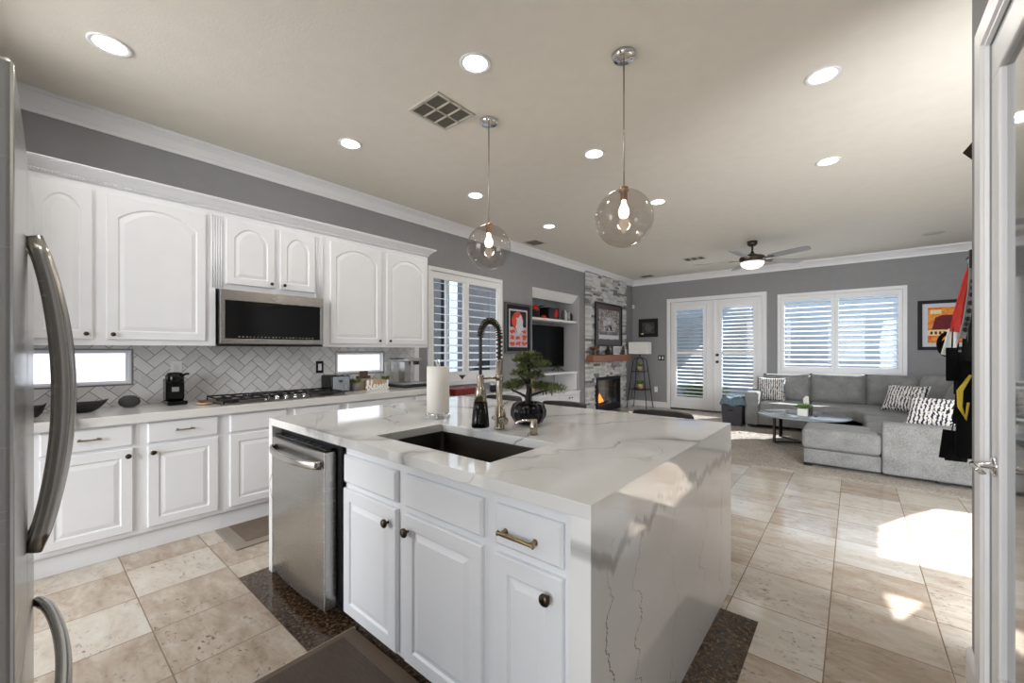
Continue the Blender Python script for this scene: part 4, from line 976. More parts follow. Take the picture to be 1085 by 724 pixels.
# ------------------------------------------------------------------ fireplace wall
rnd = random.Random(11)
m = MB(); y0, y1 = 7.397, 9.285; z = 0; m.box(-.0, .02, y0, y1, .75, 2.99, 4).box(0, .02, y0, FB[0], 0, .75, 4).box(0, .02, FB[1], y1, 0, .75, 4).box(0, .02, FB[0], FB[1], 0, .03, 4)
while z < 2.985:
    h = min(rnd.choice((.038, .045, .052)), 2.99 - z); y = y0
    while y < y1 - .001:
        L = rnd.uniform(.09, .34); e = min(y + L, y1)
        if y1 - e < .06: e = y1
        segs = [(y, e)]
        if z < .755 and z + h > .02:
            segs = [(a, b) for a, b in ((y, min(e, FB[0] - .05)), (max(y, FB[1] + .05), e)) if b - a > .01]
        for a, b in segs: m.box(.015, rnd.uniform(.038, .072), a + .001, b - .001, z + .001, z + h - .001, rnd.choice((0, 0, 0, 1, 1, 2, 3)))
        y = e
    z += h
tag(m.build('wall_fireplace', [pm('stone_white', (216, 216, 214), .8, var=.1, scale=18, bump=.4), pm('stone_pale', (196, 196, 196), .8, var=.12, scale=18, bump=.4), pm('stone_grey', (164, 164, 166), .8, var=.15, scale=18, bump=.4), pm('stone_dark', (128, 127, 127), .8, var=.15, scale=18, bump=.4), pm('stone_joint', (120, 120, 120), .9)], loc=(0, 8.34, 0)),
    'stacked white and grey stone fireplace wall running floor to ceiling', None, None, 'structure')
t = thing('fireplace_insert', 'black framed firebox with a glass front and lit flames', 'fireplace', (.0, 8.34, .05))
m = MB(); frame_ring(m, TL(.05), 7.775, 8.905, .03, .765, .055, .26 * .5, .055, -.04, .045); m.build('frame', M['framedark'], t, bevel=.004)
m = MB(); m.box(-.45, .0, 7.80, 7.83, .1, .74).box(-.45, 0, 8.86, 8.89, .1, .74).box(-.48, -.45, 7.8, 8.89, .1, .74).box(-.45, .0, 7.8, 8.89, .1, .16).box(-.45, 0, 7.8, 8.89, .72, .74); m.build('firebox_lining', M['firebrick'], t)
MB().box(.055, .059, 7.83, 8.85, .16, .71).build('glass_front', M['glass'], t)
for k in range(3):
    MB().tube([(-.25 + .07 * k, 7.93 + .05 * k, .19 + .03 * (k % 2)), (-.2 + .06 * k, 8.7 - .05 * k, .20 + .04 * (k % 2))], .035, 10).build('log', M['bark'], t)
m = MB()
for k in range(17):
    y = 7.92 + .028 * k + rnd.uniform(-.02, .02); x = rnd.uniform(-.18, -.05); hh = (.32 - abs(k - 7) * .028) * rnd.uniform(.7, 1.1)
    m.lathe([(.02, .2), (.04, .2 + hh * .25), (.028, .2 + hh * .6), (.001, .2 + hh)], (x, y, 0), n=8)
m.build('flames', M['fire'], t)
tag(MB().box(.0755, .235, 7.36, 9.14, 1.112, 1.258).build('mantel_shelf', M['wood'], bevel=.008), 'thick reddish wooden mantel shelf on the stone fireplace', 'mantel')
# mantel ornaments
t = thing('flower_vase', 'dried pink flowers in a dark vase at the near end of the mantel', 'vase', (.15, 7.52, 1.258))
MB().lathe([(.03, 1.258), (.04, 1.29), (.022, 1.35), (.028, 1.37)], (.15, 7.52, 0)).build('vase', M['bronze'], t)
m = MB(); r2 = random.Random(3)
for i in range(120):
    a = r2.uniform(0, 6.28); leaf(m, (.15, 7.52, 1.37), (math.cos(a), math.sin(a), r2.uniform(.2, 1.6)), r2.uniform(.08, .15), .04)
m.build('flowers', pm('dusty_pink_petals', (150, 112, 96), .8, var=.35, scale=30), t)
def figurine(lab, y, h, mat, name='figurine', r=.045):
    t = thing(name, lab, 'ornament', (.15, y, 1.258))
    MB().lathe([(r, 1.259), (r, 1.275), (r * .7, 1.28), (r * .95, 1.258 + h * .45), (r * .5, 1.258 + h * .68), (r * .2, 1.258 + h * .72)], (.15, y, 0)).build('body', M[mat], t)
    MB().lathe([(.001, -.035), (.022, -.025), (.03, 0), (.022, .024), (.001, .034)], (.15, y, 1.258 + h * .82)).build('figure_top', M[mat], t)
figurine('dark brown figurine beside the dried flowers on the mantel', 7.70, .2, 'brownsign')
figurine('dark figurine at the middle of the mantel under the poster', 8.16, .19, 'bronze', r=.07)
figurine('brown figurine near the far end of the mantel', 8.93, .2, 'brownsign')
def picture(name, lab, cat, T, u0, u1, v0, v1, fw, fm, mt=0, mm=None, art=None, depth=.03, rot=None):
    t = thing(name, lab, cat, T((u0 + u1) / 2, (v0 + v1) / 2, .001))
    m = MB(); frame_ring(m, T, u0, u1, v0, v1, fw, fw, fw, .001, depth); m.build('frame', fm, t, bevel=.003)
    if mt: MB().box(u0 + fw, u1 - fw, v0 + fw, v1 - fw, .001, depth * .45, T=T).build('mount', mm, t)
    k = fw + mt
    a = MB().box(u0 + k, u1 - k, v0 + k, v1 - k, .001, depth * .5, T=T).build('print', art, t)
    return t, a, (u0 + k, u1 - k, v0 + k, v1 - k), depth * .5
t, a, (p0, p1, q0, q1), w = picture('framed_photo', 'white framed photo standing on the mantel beside the figurine', 'photo', TL(.14), 8.42, 8.72, 1.26, 1.45, .025, M['ceramic'], 0, None, M['artpale'], .02)
t, a, b_, w = picture('framed_photo', 'small white framed photo at the far end of the mantel', 'photo', TL(.13), 9.03, 9.12, 1.26, 1.38, .015, M['white'], 0, None, M['artpale'], .02)
t, a, (p0, p1, q0, q1), w = picture('framed_poster', 'black framed grey drawing of a crowd above the mantel', 'picture', TL(.072), 7.70, 8.98, 1.45, 2.39, .035, M['black'], .11, M['artdark'], M['artgrey'], .035)
m = MB(); T = TL(.072)
def blob(m, T, cu, cv, ru, rv, w0, w1, n=20, k=0.0, seed=0):
    rr = random.Random(seed); P = []
    for i in range(n):
        an = 2 * math.pi * i / n; f = 1 + k * rr.uniform(-1, 1); P.append((cu + ru * f * math.cos(an), cv + rv * f * math.sin(an)))
    m.prism(P, T, w0, w1)
MB().box(p0 + .02, p1 - .02, q0 + .015, q0 + .10, w, w + .001, T=T).build('caption_band', M['matwhite'], a)
m = MB()
for i in range(14): m.box(p0 + .12 + i * .055, p0 + .155 + i * .055, q0 + .10, q0 + .17, w, w + .0012, T=T)
m.build('lettering', M['framegrey'], a)
m = MB()
for i, (u, v, r_) in enumerate(((.3, .55, .1), (.5, .62, .13), (.7, .55, .1), (.4, .42, .09), (.62, .4, .1), (.5, .3, .12), (.3, .33, .07), (.74, .33, .07))): blob(m, T, p0 + (p1 - p0) * u, q0 + (q1 - q0) * v, r_, r_ * .8, w, w + .0008, 16, .4, i)
m.build('pale_figures', M['artpale'], a)
MB().box(p0, p1, q1 + .03, q1 + .04, w, w + .001, T=T).build('red_line', M['redbox'], a)
# left wall picture by the window
t, a, (p0, p1, q0, q1), w = picture('framed_picture', 'grey framed print with a red disc beside the left shuttered window', 'picture', TL(0), 4.885, 5.565, 1.305, 2.125, .035, M['framegrey'], .065, M['framedark'], M['artpale'], .035)
T = TL(0)
MB().box(p0 + .03, p1 - .03, (q0 + q1) / 2 + .02, q1 - .03, w, w + .0006, T=T).build('dark_field', M['framedark'], a)
m = MB(); blob(m, T, (p0 + p1) / 2 - .02, q1 - .19, .15, .15, w + .0006, w + .0014, 28); m.build('red_disc', M['artred'], a)
m = MB(); blob(m, T, (p0 + p1) / 2 + .03, q1 - .24, .09, .15, w + .0014, w + .002, 18, .25, 3); m.build('pale_shape', M['matwhite'], a)
m = MB()
for i in range(9): blob(m, T, p0 + .08 + (i % 3) * .16, q0 + .06 + (i // 3) * .1, .06, .035, w, w + .001, 12, .5, i)
m.build('red_marks', M['artred'], a)
# back wall pictures
t, a, b_, w = picture('framed_print', 'small square black framed print on the back wall above the shelf lamp', 'picture', TB(), .178, .652, 1.682, 2.125, .035, M['black'], .05, M['darkpanel'], pm('dim_print', (62, 62, 64), .4, var=.5, scale=14), .03)
m = MB(); blob(m, TB(), .415, 1.90, .085, .095, w, w + .001, 18, .2, 2); m.build('pale_emblem', M['framegrey'], a)
MB().box(.24, .30, 1.745, 1.78, w, w + .001, T=TB()).build('corner_note', M['cream'], a)
t, a, (p0, p1, q0, q1), w = picture('framed_art', 'dark framed orange print on the back wall right of the window', 'picture', TB(), 5.085, 5.80, 1.36, 2.19, .055, M['framedark'], .065, M['matwhite'], M['artorange'], .035)
T = TB(); cu = (p0 + p1) / 2 - .02
m = MB(); m.prism([(cu - .17, q0 + .22), (cu + .19, q0 + .22), (cu + .16, q0 + .40), (cu + .06, q1 - .13), (cu - .05, q1 - .13), (cu - .13, q0 + .42)], T, w, w + .001); m.build('cloak_shape', M['artmaroon'], a)
MB().box(p0, p1, q0 + .12, q0 + .215, w, w + .0015, T=T).build('caption_band', M['cream'], a)
m = MB()
for i in range(9): m.box(p0 + .03 + i * .05, p0 + .06 + i * .05, q0 + .14, q0 + .19, w + .0015, w + .002, T=T)
m.build('lettering', M['artmaroon'], a)
MB().box(p0 + .03, p0 + .16, q1 - .11, q1 - .04, w, w + .001, T=T).build('pale_patch', M['cream'], a)
tag(MB().box(.02, .07, YB - .06, YB - .004, 2.40, 2.49).build('motion_sensor', M['white'], bevel=.01), 'small white motion sensor in the corner of the back wall', 'sensor')

# ------------------------------------------------------------------ media niche
a, b = NI[0] + .003, NI[1] - .021
t = thing('media_cabinet', 'white built-in media cabinet with doors at the bottom of the niche', 'cabinet', (-.2, 6.4, 0))
MB().box(-.545, .03, a, b, .0, .53).build('body', M['cab'], t); MB().box(-.548, .045, a, b, .531, .56).build('top', M['trim'], t, bevel=.004)
for k in range(4):
    w0 = a + .02 + k * (b - a - .04) / 4; d = panel_door(MB(), TL(.03), w0 + .006, w0 + (b - a - .04) / 4 - .006, .1, .50, .018, 0, .05).build('door', M['cab'], t); knob(TL(.03), w0 + (.05 if k % 2 else .33), .44, .018, d, r=.012)
tag(MB().box(-.53, -.02, a, b, .90, .937).box(-.53, -.02, b - .07, b - .03, .561, .90).build('tv_riser', M['trim'], bevel=.003), 'white riser shelf carrying the television in the niche', 'shelf')
tag(MB().box(-.545, -.03, a, b, 1.90, 1.94).build('niche_shelf', M['trim'], bevel=.003), 'white upper shelf in the niche above the television', 'shelf')
t = thing('television', 'large black flat-screen television standing in the niche', 'television', (-.3, 6.43, .937))
MB().box(-.33, -.30, 5.745, 7.10, 1.03, 1.838).build('case', M['black'], t, bevel=.004)
MB().box(-.30, -.2985, 5.757, 7.088, 1.05, 1.828).build('screen', M['screen'], t)
for y in (6.0, 6.85):
    m = MB(); m.tube([(-.2, y - .1, .944), (-.31, y, 1.03), (-.31, y, 1.045)], .008, 6); m.tube([(-.2, y + .12, .944), (-.31, y, 1.03)], .008, 6); m.tube([(-.43, y, .944), (-.31, y, 1.03)], .008, 6); m.build('stand_foot', M['black'], t)
t = thing('ornament_mask', 'red and black ornament at the near end of the upper niche shelf', 'ornament', (-.2, 5.98, 1.94))
MB().box(-.24, -.14, 5.86, 6.02, 1.94, 2.10).build('base', M['darkpanel'], t, bevel=.01)
MB().lathe([(.001, 0), (.05, .01), (.062, .05), (.05, .1), (.001, .13)], (-.18, 5.95, 2.06)).build('red_top', M['red'], t)
MB().tube([(-.18, 5.98, 2.13), (-.16, 6.12, 2.17), (-.16, 6.24, 2.19)], [.02, .016, .01], 8).build('black_arm', M['black'], t)
tag(MB().lathe([(.001, 0), (.06, .006), (.06, .03), (.03, .06), (.001, .065)], (-.13, 6.14, 1.94)).build('red_ornament', M['red']), 'small red lid lying on the upper niche shelf', 'ornament')
t = thing('display_box', 'black display box with a red emblem on the upper niche shelf', 'box', (-.2, 6.48, 1.94))
MB().box(-.33, -.10, 6.28, 6.62, 1.941, 2.165).build('case', M['black'], t, bevel=.006)
m = MB(); blob(m, lambda u, v, w: (-.10 + w, u, v), 6.52, 2.05, .06, .07, 0, .002, 14, .3, 5); m.build('emblem', M['red'], t)
def jar(lab, y, h, r, mat): tag(MB().lathe([(r, 0), (r, h * .75), (r * .6, h * .82), (r * .6, h), (.001, h)], (-.12, y, 1.94), n=14).build('bottle', M[mat]), lab, 'bottle', 'bottles on the upper niche shelf')
jar('dark topped bottle beside the black display box', 6.79, .2, .035, 'framegrey'); jar('white bottle second from the black display box', 6.87, .21, .03, 'ceramic'); jar('grey bottle third from the black display box', 6.97, .2, .04, 'silver'); jar('dark bottle at the far end of the upper niche shelf', 7.09, .16, .028, 'rubber')
potted('tiny plant in a pale pot under the riser shelf in the niche', (-.12, 6.55, .56), .045, .07, 40, .08, M['ceramic'], rs=7)
tag(MB().box(-.5, -.42, 5.7, 6.3, .561, .85).build('tan_board', M['lightwood']), 'tan board at the back of the cubby under the television', 'board')

# ------------------------------------------------------------------ window desk and its things
t = thing('window_desk', 'low white desk under the left shuttered window behind the island', 'desk', (.25, 4, 0))
MB().box(.02, .55, 3.21, 4.85, .74, .775).build('top', M['quartz'], t, bevel=.003); MB().box(.02, .52, 3.22, 3.7, 0, .738).box(.02, .52, 4.36, 4.84, 0, .738).build('body', M['cab'], t)
tag(MB().box(.10, .30, 3.30, 3.44, .776, .89).build('charger_box', M['framedark'], bevel=.006), 'small dark box on the window desk beside the paper towel', 'box')
tag(MB().box(.12, .40, 3.50, 3.95, .776, .858).build('gift_box', M['redbox'], bevel=.006), 'flat dark red box on the window desk behind the faucet', 'box')
t = thing('martini_glass', 'martini glass with dark drink standing on the red box', 'glass', (.26, 3.74, .858))
MB().lathe([(.035, .859), (.035, .862), (.004, .868), (.004, .96), (.05, 1.03), (.048, 1.03), (.002, .964)], (.26, 3.74, 0)).build('glass_body', M['glass'], t)
MB().lathe([(.001, .966), (.045, 1.022), (.001, 1.022)], (.26, 3.74, 0)).build('drink', M['darkpanel'], t)
tag(MB().lathe([(.06, 0), (.065, .12), (.06, .125), (.055, .01), (.001, .01)], (.28, 4.32, .776)).build('canister', M['silver']), 'silver canister on the window desk right of the faucet head', 'canister')
tag(MB().lathe([(.045, 0), (.05, .09), (.044, .09), (.04, .01), (.001, .01)], (.40, 4.20, .776)).build('mug', M['framedark']), 'dark mug on the window desk in front of the silver canister', 'mug')

# ------------------------------------------------------------------ living area
def rug():
    m = MB(); r2 = random.Random(6); nx, ny = 150, 120; x0, x1, y0, y1 = 2.05, 5.75, 5.50, 8.15; vs = []
    for j in range(ny + 1):
        for i in range(nx + 1):
            e = i in (0, nx) or j in (0, ny)
            vs.append((x0 + (x1 - x0) * i / nx + r2.uniform(-.008, .008), y0 + (y1 - y0) * j / ny + r2.uniform(-.008, .008), .001 if e else r2.uniform(.006, .018)))
    fs = [(j * (nx + 1) + i, j * (nx + 1) + i + 1, (j + 1) * (nx + 1) + i + 1, (j + 1) * (nx + 1) + i) for j in range(ny) for i in range(nx)]
    m.add(vs, fs, 0, True); return m
tag(rug().build('area_rug', M['rug']), 'beige shaggy area rug under the sofa and coffee table', 'rug')
so = thing('sectional_sofa', 'large grey u-shaped sectional sofa with a chaise', 'sofa', (4.2, 7.6, .02))
def rb(x0, x1, y0, y1, z0, z1, name, b=.04, seg=4, T=None, puff=0):
    m = MB(); m.box(x0, x1, y0, y1, z0, z1, T=T)
    return m.build(name, M['sofa'], so, bevel=b, seg=seg, smooth=True)
def puffy(c, sz, rot, name, parent, mat, ex=4.0, puff=.18, n=14, M4=None):
    m = MB(); hx, hy, hz = [s / 2 for s in sz]
    for sg in (1, -1):
        vs = []
        for j in range(n + 1):
            for i in range(n + 1):
                u, v = -1 + 2 * i / n, -1 + 2 * j / n
                k = max(0, (1 - abs(u) ** ex) * (1 - abs(v) ** ex)) ** .42
                pz = hz * k * sg
                cu = 1 - puff * .5 * (abs(v) < 1) * (1 - v * v) * .0
                vs.append((hx * u, hy * v, pz))
        m.add(vs, [(j * (n + 1) + i, j * (n + 1) + i + 1, (j + 1) * (n + 1) + i + 1, (j + 1) * (n + 1) + i) for j in range(n) for i in range(n)], 0, True)
    m.v = [Vector(c) + rot @ v for v in m.v] if M4 is None else m.v
    o = m.build(name, mat, parent, M4=M4)
    bm = bmesh.new(); bm.from_mesh(o.data); bmesh.ops.remove_doubles(bm, verts=bm.verts, dist=1e-5); bmesh.ops.recalc_face_normals(bm, faces=bm.faces); bm.to_mesh(o.data); bm.free()
    return o
def cush(x0, x1, y0, y1, z0, z1, name='seat_cushion', b=.045):
    return rb(x0, x1, y0, y1, z0, z1, name, b, 5)
rb(2.97, 4.75, 8.24, 9.3, .06, .27, 'base_frame', .012, 2)
rb(2.765, 2.975, 8.20, 9.35, .05, .625, 'armrest', .035)
m = MB(); m.prism([(3.9, 8.24), (4.35, 8.24), (4.35, 6.2), (5.62, 6.2), (5.62, 9.35), (3.9, 9.35)], lambda u, v, w: (u, v, w), .06, .27); m.build('corner_frame', M['sofa'], so, bevel=.012)
rb(2.98, 5.66, 9.22, 9.38, .06, .70, 'back_frame', .04)
rb(5.50, 5.66, 6.0, 9.36, .06, .70, 'back_frame', .04)
rb(4.478, 5.66, 5.785, 5.985, .05, .588, 'armrest', .03)
rb(3.80, 4.476, 5.83, 6.40, .05, .215, 'chaise_frame', .012, 2)
cush(3.785, 4.476, 5.79, 6.42, .222, .452, 'chaise_cushion', .05)
for x0, x1 in ((3.80, 3.88), (4.9, 4.98), (2.8, 2.88)): MB().box(x0, x1, 5.85 if x0 > 3 else 8.26, 5.93 if x0 > 3 else 8.34, .0185, .05).build('foot', M['black'], so)
cush(2.98, 3.66, 8.215, 9.2, .275, .45); 
m = MB(); 
poly = [(3.67, 8.215), (4.0, 8.20), (4.22, 8.10), (4.34, 7.85), (4.37, 7.56), (5.45, 7.56), (5.45, 9.2), (3.67, 9.2)]
m.prism(poly, lambda u, v, w: (u, v, w), .275, .45); m.build('seat_cushion', M['sofa'], so, bevel=.045, seg=4, smooth=True)
cush(4.36, 5.45, 6.80, 7.55, .275, .455); cush(4.36, 5.45, 6.0, 6.79, .275, .455)
def bk(c, w, h, d, rz, tilt):
    rot = Matrix.Rotation(rz, 3, 'Z') @ Matrix.Rotation(R(90) - tilt, 3, 'X')
    return puffy(c, (w, h, d), rot, 'back_cushion', so, M['sofa'], ex=4)
bk((3.30, 9.08, .66), .76, .52, .33, 0, R(14)); bk((4.03, 9.08, .675), .78, .54, .34, 0, R(14)); bk((4.78, 9.10, .68), .78, .55, .30, R(0), R(14))
bk((5.26, 8.60, .70), .64, .57, .30, R(-45), R(16)); bk((5.36, 7.92, .69), .66, .57, .32, R(-90), R(20)); bk((5.36, 7.26, .69), .66, .57, .32, R(-90), R(20)); bk((5.34, 6.55, .68), .68, .57, .32, R(-90), R(20))
def throw(lab, loc, rz, tilt, sx=.46, sy=.46):
    m4 = Matrix.Translation(loc) @ Matrix.Rotation(rz, 4, 'Z') @ Matrix.Rotation(R(90) - tilt, 4, 'X')
    o = puffy(None, (sx, sy, .17), None, 'throw_pillow', None, M['pillow'], ex=3.2, M4=m4)
    for v in o.data.vertices:
        u, w_ = v.co.x / (sx / 2), v.co.y / (sy / 2); v.co.x *= 1 - .10 * (1 - w_ * w_) ; v.co.y *= 1 - .10 * (1 - u * u)
    return tag(o, lab, 'pillow', 'printed throw pillows on the sofa')
throw('navy and white dashed pillow at the left end of the sofa', (3.09, 8.76, .645), R(6), R(20))
throw('navy and white dashed pillow in the corner of the sofa', (4.82, 8.15, .66), R(-28), R(30), .50, .44)
throw('navy and white dashed pillow against the near right arm of the sofa', (4.93, 6.30, .66), R(-22), R(32), .50, .42)
# coffee table
ct = thing('coffee_table', 'round glass-topped coffee table with black legs on the rug', 'table', (3.69, 7.17, .02))
MB().lathe([(.001, .412), (.545, .412), (.555, .418), (.555, .428), (.548, .433), (.001, .433)], (3.69, 7.17, 0), n=64).build('tabletop', M['slate'], ct)
for s_ in (0, 1):
    a = R(38 + 100 * s_) ; ca, sa = math.cos(a) * .40, math.sin(a) * .40
    for sg in (-1, 1): MB().box(-.025, .025, -.008, .008, .035, .411, T=Matrix.Translation((3.69 + sg * ca, 7.17 + sg * sa, 0)) @ Matrix.Rotation(a + R(90), 4, 'Z')).build('leg', M['black'], ct)
    MB().box(-.40, .40, -.02, .02, .032 + .0 * s_, .048 + .0 * s_, T=Matrix.Translation((3.69, 7.17, 0)) @ Matrix.Rotation(a, 4, 'Z')).build('floor_bar', M['black'], ct)
t = thing('potted_plant', 'small green plant in a white pot on the coffee table', 'plant', (3.70, 7.05, .433))
MB().box(3.64, 3.76, 6.99, 7.11, .434, .535).build('pot', M['ceramic'], t, bevel=.006); m = MB(); r2 = random.Random(9)
for i in range(60): an = r2.uniform(0, 6.28); leaf(m, (3.70 + .03 * math.cos(an), 7.05 + .03 * math.sin(an), .53), (math.cos(an) * .7, math.sin(an) * .7, r2.uniform(.5, 1.8)), r2.uniform(.08, .13), .03)
m.build('foliage', M['leaf'], t)
t = thing('tissue_box', 'black tissue box with a white tissue on the coffee table behind the plant', 'tissue box', (3.72, 7.22, .433))
MB().box(3.655, 3.80, 7.15, 7.29, .434, .565).build('box', M['black'], t, bevel=.005)
m = MB(); m.add([(3.70, 7.22, .56), (3.76, 7.20, .56), (3.755, 7.21, .69), (3.72, 7.23, .70), (3.685, 7.24, .65)], [(0, 1, 2, 3, 4)]); o = m.build('tissue', M['paper'], t); s2 = o.modifiers.new('s', 'SOLIDIFY'); s2.thickness = .006
tag(MB().box(3.83, 3.87, 7.02, 7.10, .434, .449).build('remote_control', M['black'], bevel=.003), 'small black remote on the coffee table right of the plant', 'remote')
# storage bin and blanket
t = thing('storage_bin', 'dark grey fabric storage bin between the french door and the sofa arm', 'bin', (2.56, 8.3, 0))
m = MB(); rl = lambda x0, x1, y0, y1, z: [(x0, y0, z), (x1, y0, z), (x1, y1, z), (x0, y1, z)]
m.loops([rl(2.42, 2.72, 8.16, 8.56, .003), rl(2.40, 2.74, 8.14, 8.58, .37), rl(2.42, 2.72, 8.16, 8.56, .37), rl(2.43, 2.71, 8.18, 8.54, .03)]); m.build('body', M['bin'], t, bevel=.006)
MB().box(2.51, 2.60, 8.128, 8.142, .27, .30).build('handle_slot', M['black'], t)
m = MB(); n = 18; vs = []; r2 = random.Random(2)
for j in range(n + 1):
    for i in range(n + 1):
        u, v = i / n, j / n; ed = min(u, 1 - u, v, 1 - v)
        vs.append((2.40 + .37 * u, 8.13 + .46 * v, .36 + .12 * min(1, ed * 6) ** .5 + .018 * math.sin(9 * u + 5 * v) + r2.uniform(0, .012)))
m.add(vs, [(j * (n + 1) + i, j * (n + 1) + i + 1, (j + 1) * (n + 1) + i + 1, (j + 1) * (n + 1) + i) for j in range(n) for i in range(n)], 0, True)
o = m.build('folded_blanket', M['bluegrey']); s2 = o.modifiers.new('s', 'SOLIDIFY'); s2.thickness = .03; tag(o, 'blue-grey knit blanket heaped on top of the storage bin', 'blanket')
# shelf lamp
t = thing('shelf_lamp', 'black tripod-framed shelf floor lamp with white drum shade by the french door', 'floor lamp', (.345, 9.42, 0))
lx, ly = .345, 9.42
MB().box(lx - .225, lx + .225, ly - .15, ly + .15, 1.272, 1.555).build('lamp_shade', M['shade'], t, bevel=.01)
for sx_ in (-1, 1):
    for sy_ in (-1, 1): MB().tube([(lx + sx_ * .24, ly + sy_ * .2, 0.0), (lx + sx_ * .125, ly + sy_ * .105, 1.10), (lx + sx_ * .09, ly + sy_ * .075, 1.16), (lx, ly, 1.19)], .010, 8).build('leg', M['black'], t)
for z, k in ((.425, .20), (.85, .155)): MB().box(lx - k, lx + k, ly - k * .85, ly + k * .85, z, z + .018).build('shelf', M['black'], t)
MB().tube([(lx, ly, 1.18), (lx, ly, 1.30)], .012).build('stem', M['black'], t)
potted('green plant in a tan pot on the lower shelf of the floor lamp', (.36, 9.40, .443), .07, .12, 50, .14, M['lightwood'], rs=12)
potted('dried plant in a tan pot on the upper shelf of the floor lamp', (.35, 9.40, .868), .055, .11, 40, .12, M['lightwood'], rs=14)

# ------------------------------------------------------------------ things hung behind the pantry corner
def strap(name, lab, cat, pts, wdt, mat, extra=None, grp=None):
    m = MB(); P = [Vector(p) for p in pts]; ls = []
    for k, p in enumerate(P):
        tt = (P[min(k + 1, len(P) - 1)] - P[max(k - 1, 0)]).normalized(); sd_ = Vector((.85, .5, 0)).normalized(); sd_ = (sd_ - tt * sd_.dot(tt)).normalized(); nn = tt.cross(sd_)
        a = sd_ * (wdt[k] if isinstance(wdt, list) else wdt) / 2; b = nn * .0035
        ls.append([p - a - b, p + a - b, p + a + b, p - a + b])
    m.loops(ls); return m, P
HX_, HY_ = 4.655, 2.60
t = thing('coat_hook', 'black hook sticking out past the corner of the pantry wall', 'hook', (4.65, 2.61, 1.74))
MB().box(4.63, 4.67, 2.602, 2.612, 1.70, 1.78).build('plate', M['black'], t, bevel=.003)
MB().tube([(4.65, 2.61, 1.74), (4.645, 2.65, 1.742), (4.637, 2.665, 1.752)], [.007, .007, .010], 8).build('prong', M['black'], t)
g1 = 'straps and tags hanging on the pantry wall hook'
m, P = strap(0, 0, 0, [(4.652, 2.655, 1.735), (4.640, 2.66, 1.68), (4.628, 2.67, 1.60), (4.612, 2.68, 1.50), (4.600, 2.68, 1.43)], [.025, .036, .042, .05, .042], None)
o = m.build('red_strap', M['red'], bevel=.001); tag(o, 'wide red strap hanging highest on the pantry wall hook', 'strap')
m, P = strap(0, 0, 0, [(4.665, 2.70, 1.74), (4.662, 2.70, 1.62), (4.655, 2.70, 1.5), (4.645, 2.70, 1.30), (4.64, 2.70, 1.08)], .06, None)
o = m.build('dark_strap', M['matte']); tag(o, 'wide black strap behind the red strap on the pantry wall hook', 'strap')
m, P = strap(0, 0, 0, [(4.643, 2.652, 1.744), (4.645, 2.634, 1.70), (4.640, 2.634, 1.60), (4.627, 2.638, 1.48), (4.614, 2.64, 1.40)], .024, None)
la = m.build('lanyard', M['silver']); tag(la, 'pale lanyard printed with black marks on the pantry wall hook', 'lanyard')
m = MB()
for k in range(8):
    f = .18 + .095 * k; i = 1 + min(int(f * 3), 2); p = P[i].lerp(P[i + 1], f * 3 - i + 1); m.lathe([(.001, 0), (.011, .001), (.011, .003), (.001, .004)], p + Vector((.0, -.006, 0)) + Vector((.002, -.003, 0)), (.5, -.85, 0), 8)
m.build('black_marks', M['black'], la)
def hang_card(lab, x, y, z, w, h, mat, name='badge', cat='badge', rz=.5, th=.006, tilt=.0):
    T = Matrix.Translation((x, y, z)) @ Matrix.Rotation(rz, 4, 'Z') @ Matrix.Rotation(tilt, 4, 'Y')
    t = thing(name, lab, cat, (x, y, z - h))
    MB().box(-w / 2, w / 2, -th / 2, th / 2, -h, 0, T=T).build('card', M[mat], t, bevel=.002)
    MB().tube([T @ Vector((0, 0, 0)), T @ Vector((.002, 0, .06)), T @ Vector((.01, 0, .16)), Vector((4.642, 2.652, 1.745))], .003, 6).build('cord', M['black'], t)
hang_card('white badge card hanging below the red strap', 4.600, 2.69, 1.44, .05, .12, 'ceramic', tilt=.25)
hang_card('black badge holder hanging beside the white badge', 4.588, 2.67, 1.36, .045, .15, 'matte')
hang_card('black pouch hanging against the wall corner', 4.625, 2.70, 1.34, .05, .19, 'matte', 'pouch', 'pouch', th=.03)
hang_card('red and black tag hanging lowest beside the pouch', 4.608, 2.72, 1.33, .03, .20, 'redbox', tilt=-.05)
hang_card('black square card at the bottom left of the hanging bundle', 4.592, 2.70, .985, .07, .13, 'matte', 'card', 'card', tilt=.12)
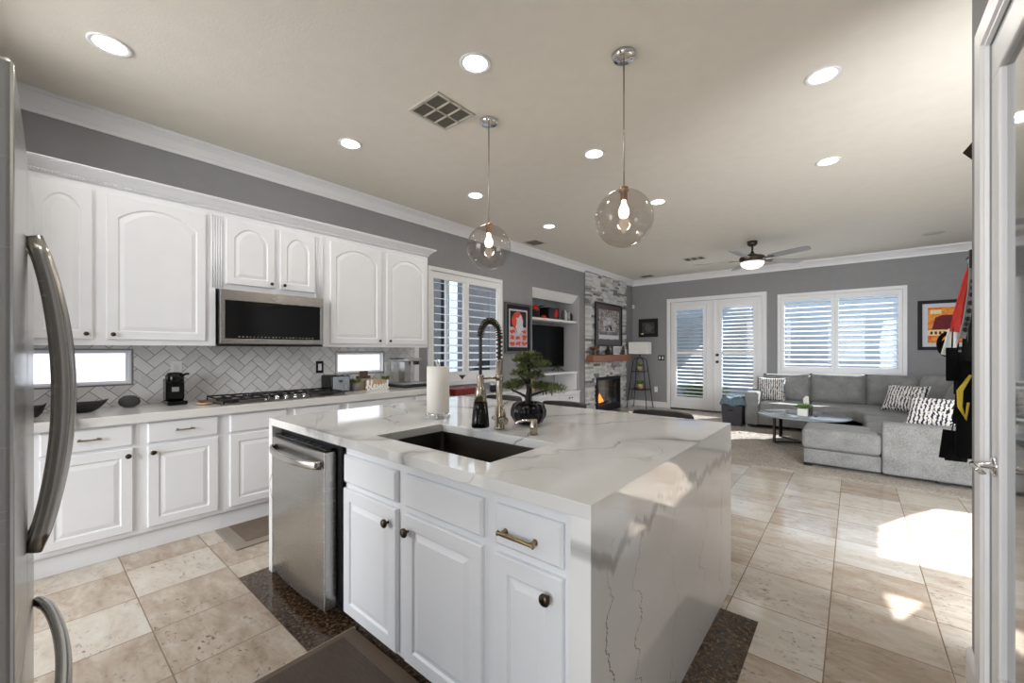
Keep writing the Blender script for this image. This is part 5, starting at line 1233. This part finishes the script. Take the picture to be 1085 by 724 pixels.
hang_card('dark card with red print at the very bottom of the hanging bundle', 4.612, 2.71, .955, .085, .11, 'matte', 'card', 'card', tilt=.08)
m = MB(); m.tube([(4.578 + .028 * math.cos(a), 2.70, 1.375 + .05 * math.sin(a)) for a in rng(0, 2 * math.pi, 25)[:-1]], .008, 8, closed=True); m.lathe([(.001, 0), (.024, .002), (.024, .006), (.001, .008)], (4.578, 2.70, 1.375), (0, -1, 0))
tag(m.build('black_medal', M['matte']), 'round black medal hanging left of the badges', 'medal')
m = MB()
for k in range(3): m.tube([(4.640, 2.635 + .004 * k, 1.24), (4.614 - .006 * k, 2.64, 1.17), (4.612 - .004 * k, 2.64, 1.10), (4.625, 2.635, 1.045), (4.632, 2.635, 1.12)], .0045, 6)
tag(m.build('yellow_cord', M['yellow']), 'yellow cord looped in the middle of the hanging bundle', 'cord')
m = MB(); m.tube([(4.645, 2.68, 1.30), (4.64, 2.68, 1.2), (4.645, 2.68, 1.05)], [.02, .03, .02], 8); 
for k in range(5): m.tube([(4.645 - .006 * k, 2.665 + .006 * k, 1.30), (4.638 - .008 * k, 2.675, 1.15 - .01 * k), (4.622 - .006 * k, 2.68, 1.03), (4.632 + .003 * k, 2.68, .90 + .02 * k)], .011, 6)
m.loops([[(4.632 + u * math.cos(.5), 2.672 + u * math.sin(.5) + q_, z) for u, q_ in ((-w_, -.012), (w_, -.012), (w_, .012), (-w_, .012))] for z, w_ in ((1.06, .02), (1.04, .035), (.95, .042), (.89, .04), (.87, .03))])
tag(m.build('black_bag', M['matte']), 'small black bag hanging low behind the pantry wall corner', 'bag')
for (k, z) in enumerate((1.02, .99, .95)): pass
t = thing('wall_ornament', 'small dark diamond ornament high on the pantry wall corner', 'ornament', (4.633, 2.61, 2.2))
MB().loops([[(4.64, 2.602, 2.24), (4.67, 2.602, 2.2), (4.64, 2.602, 2.16), (4.61, 2.602, 2.2)], [(4.642, 2.63, 2.225), (4.655, 2.63, 2.2), (4.642, 2.63, 2.175), (4.625, 2.63, 2.2)]]).build('diamond', M['bronze'], t)
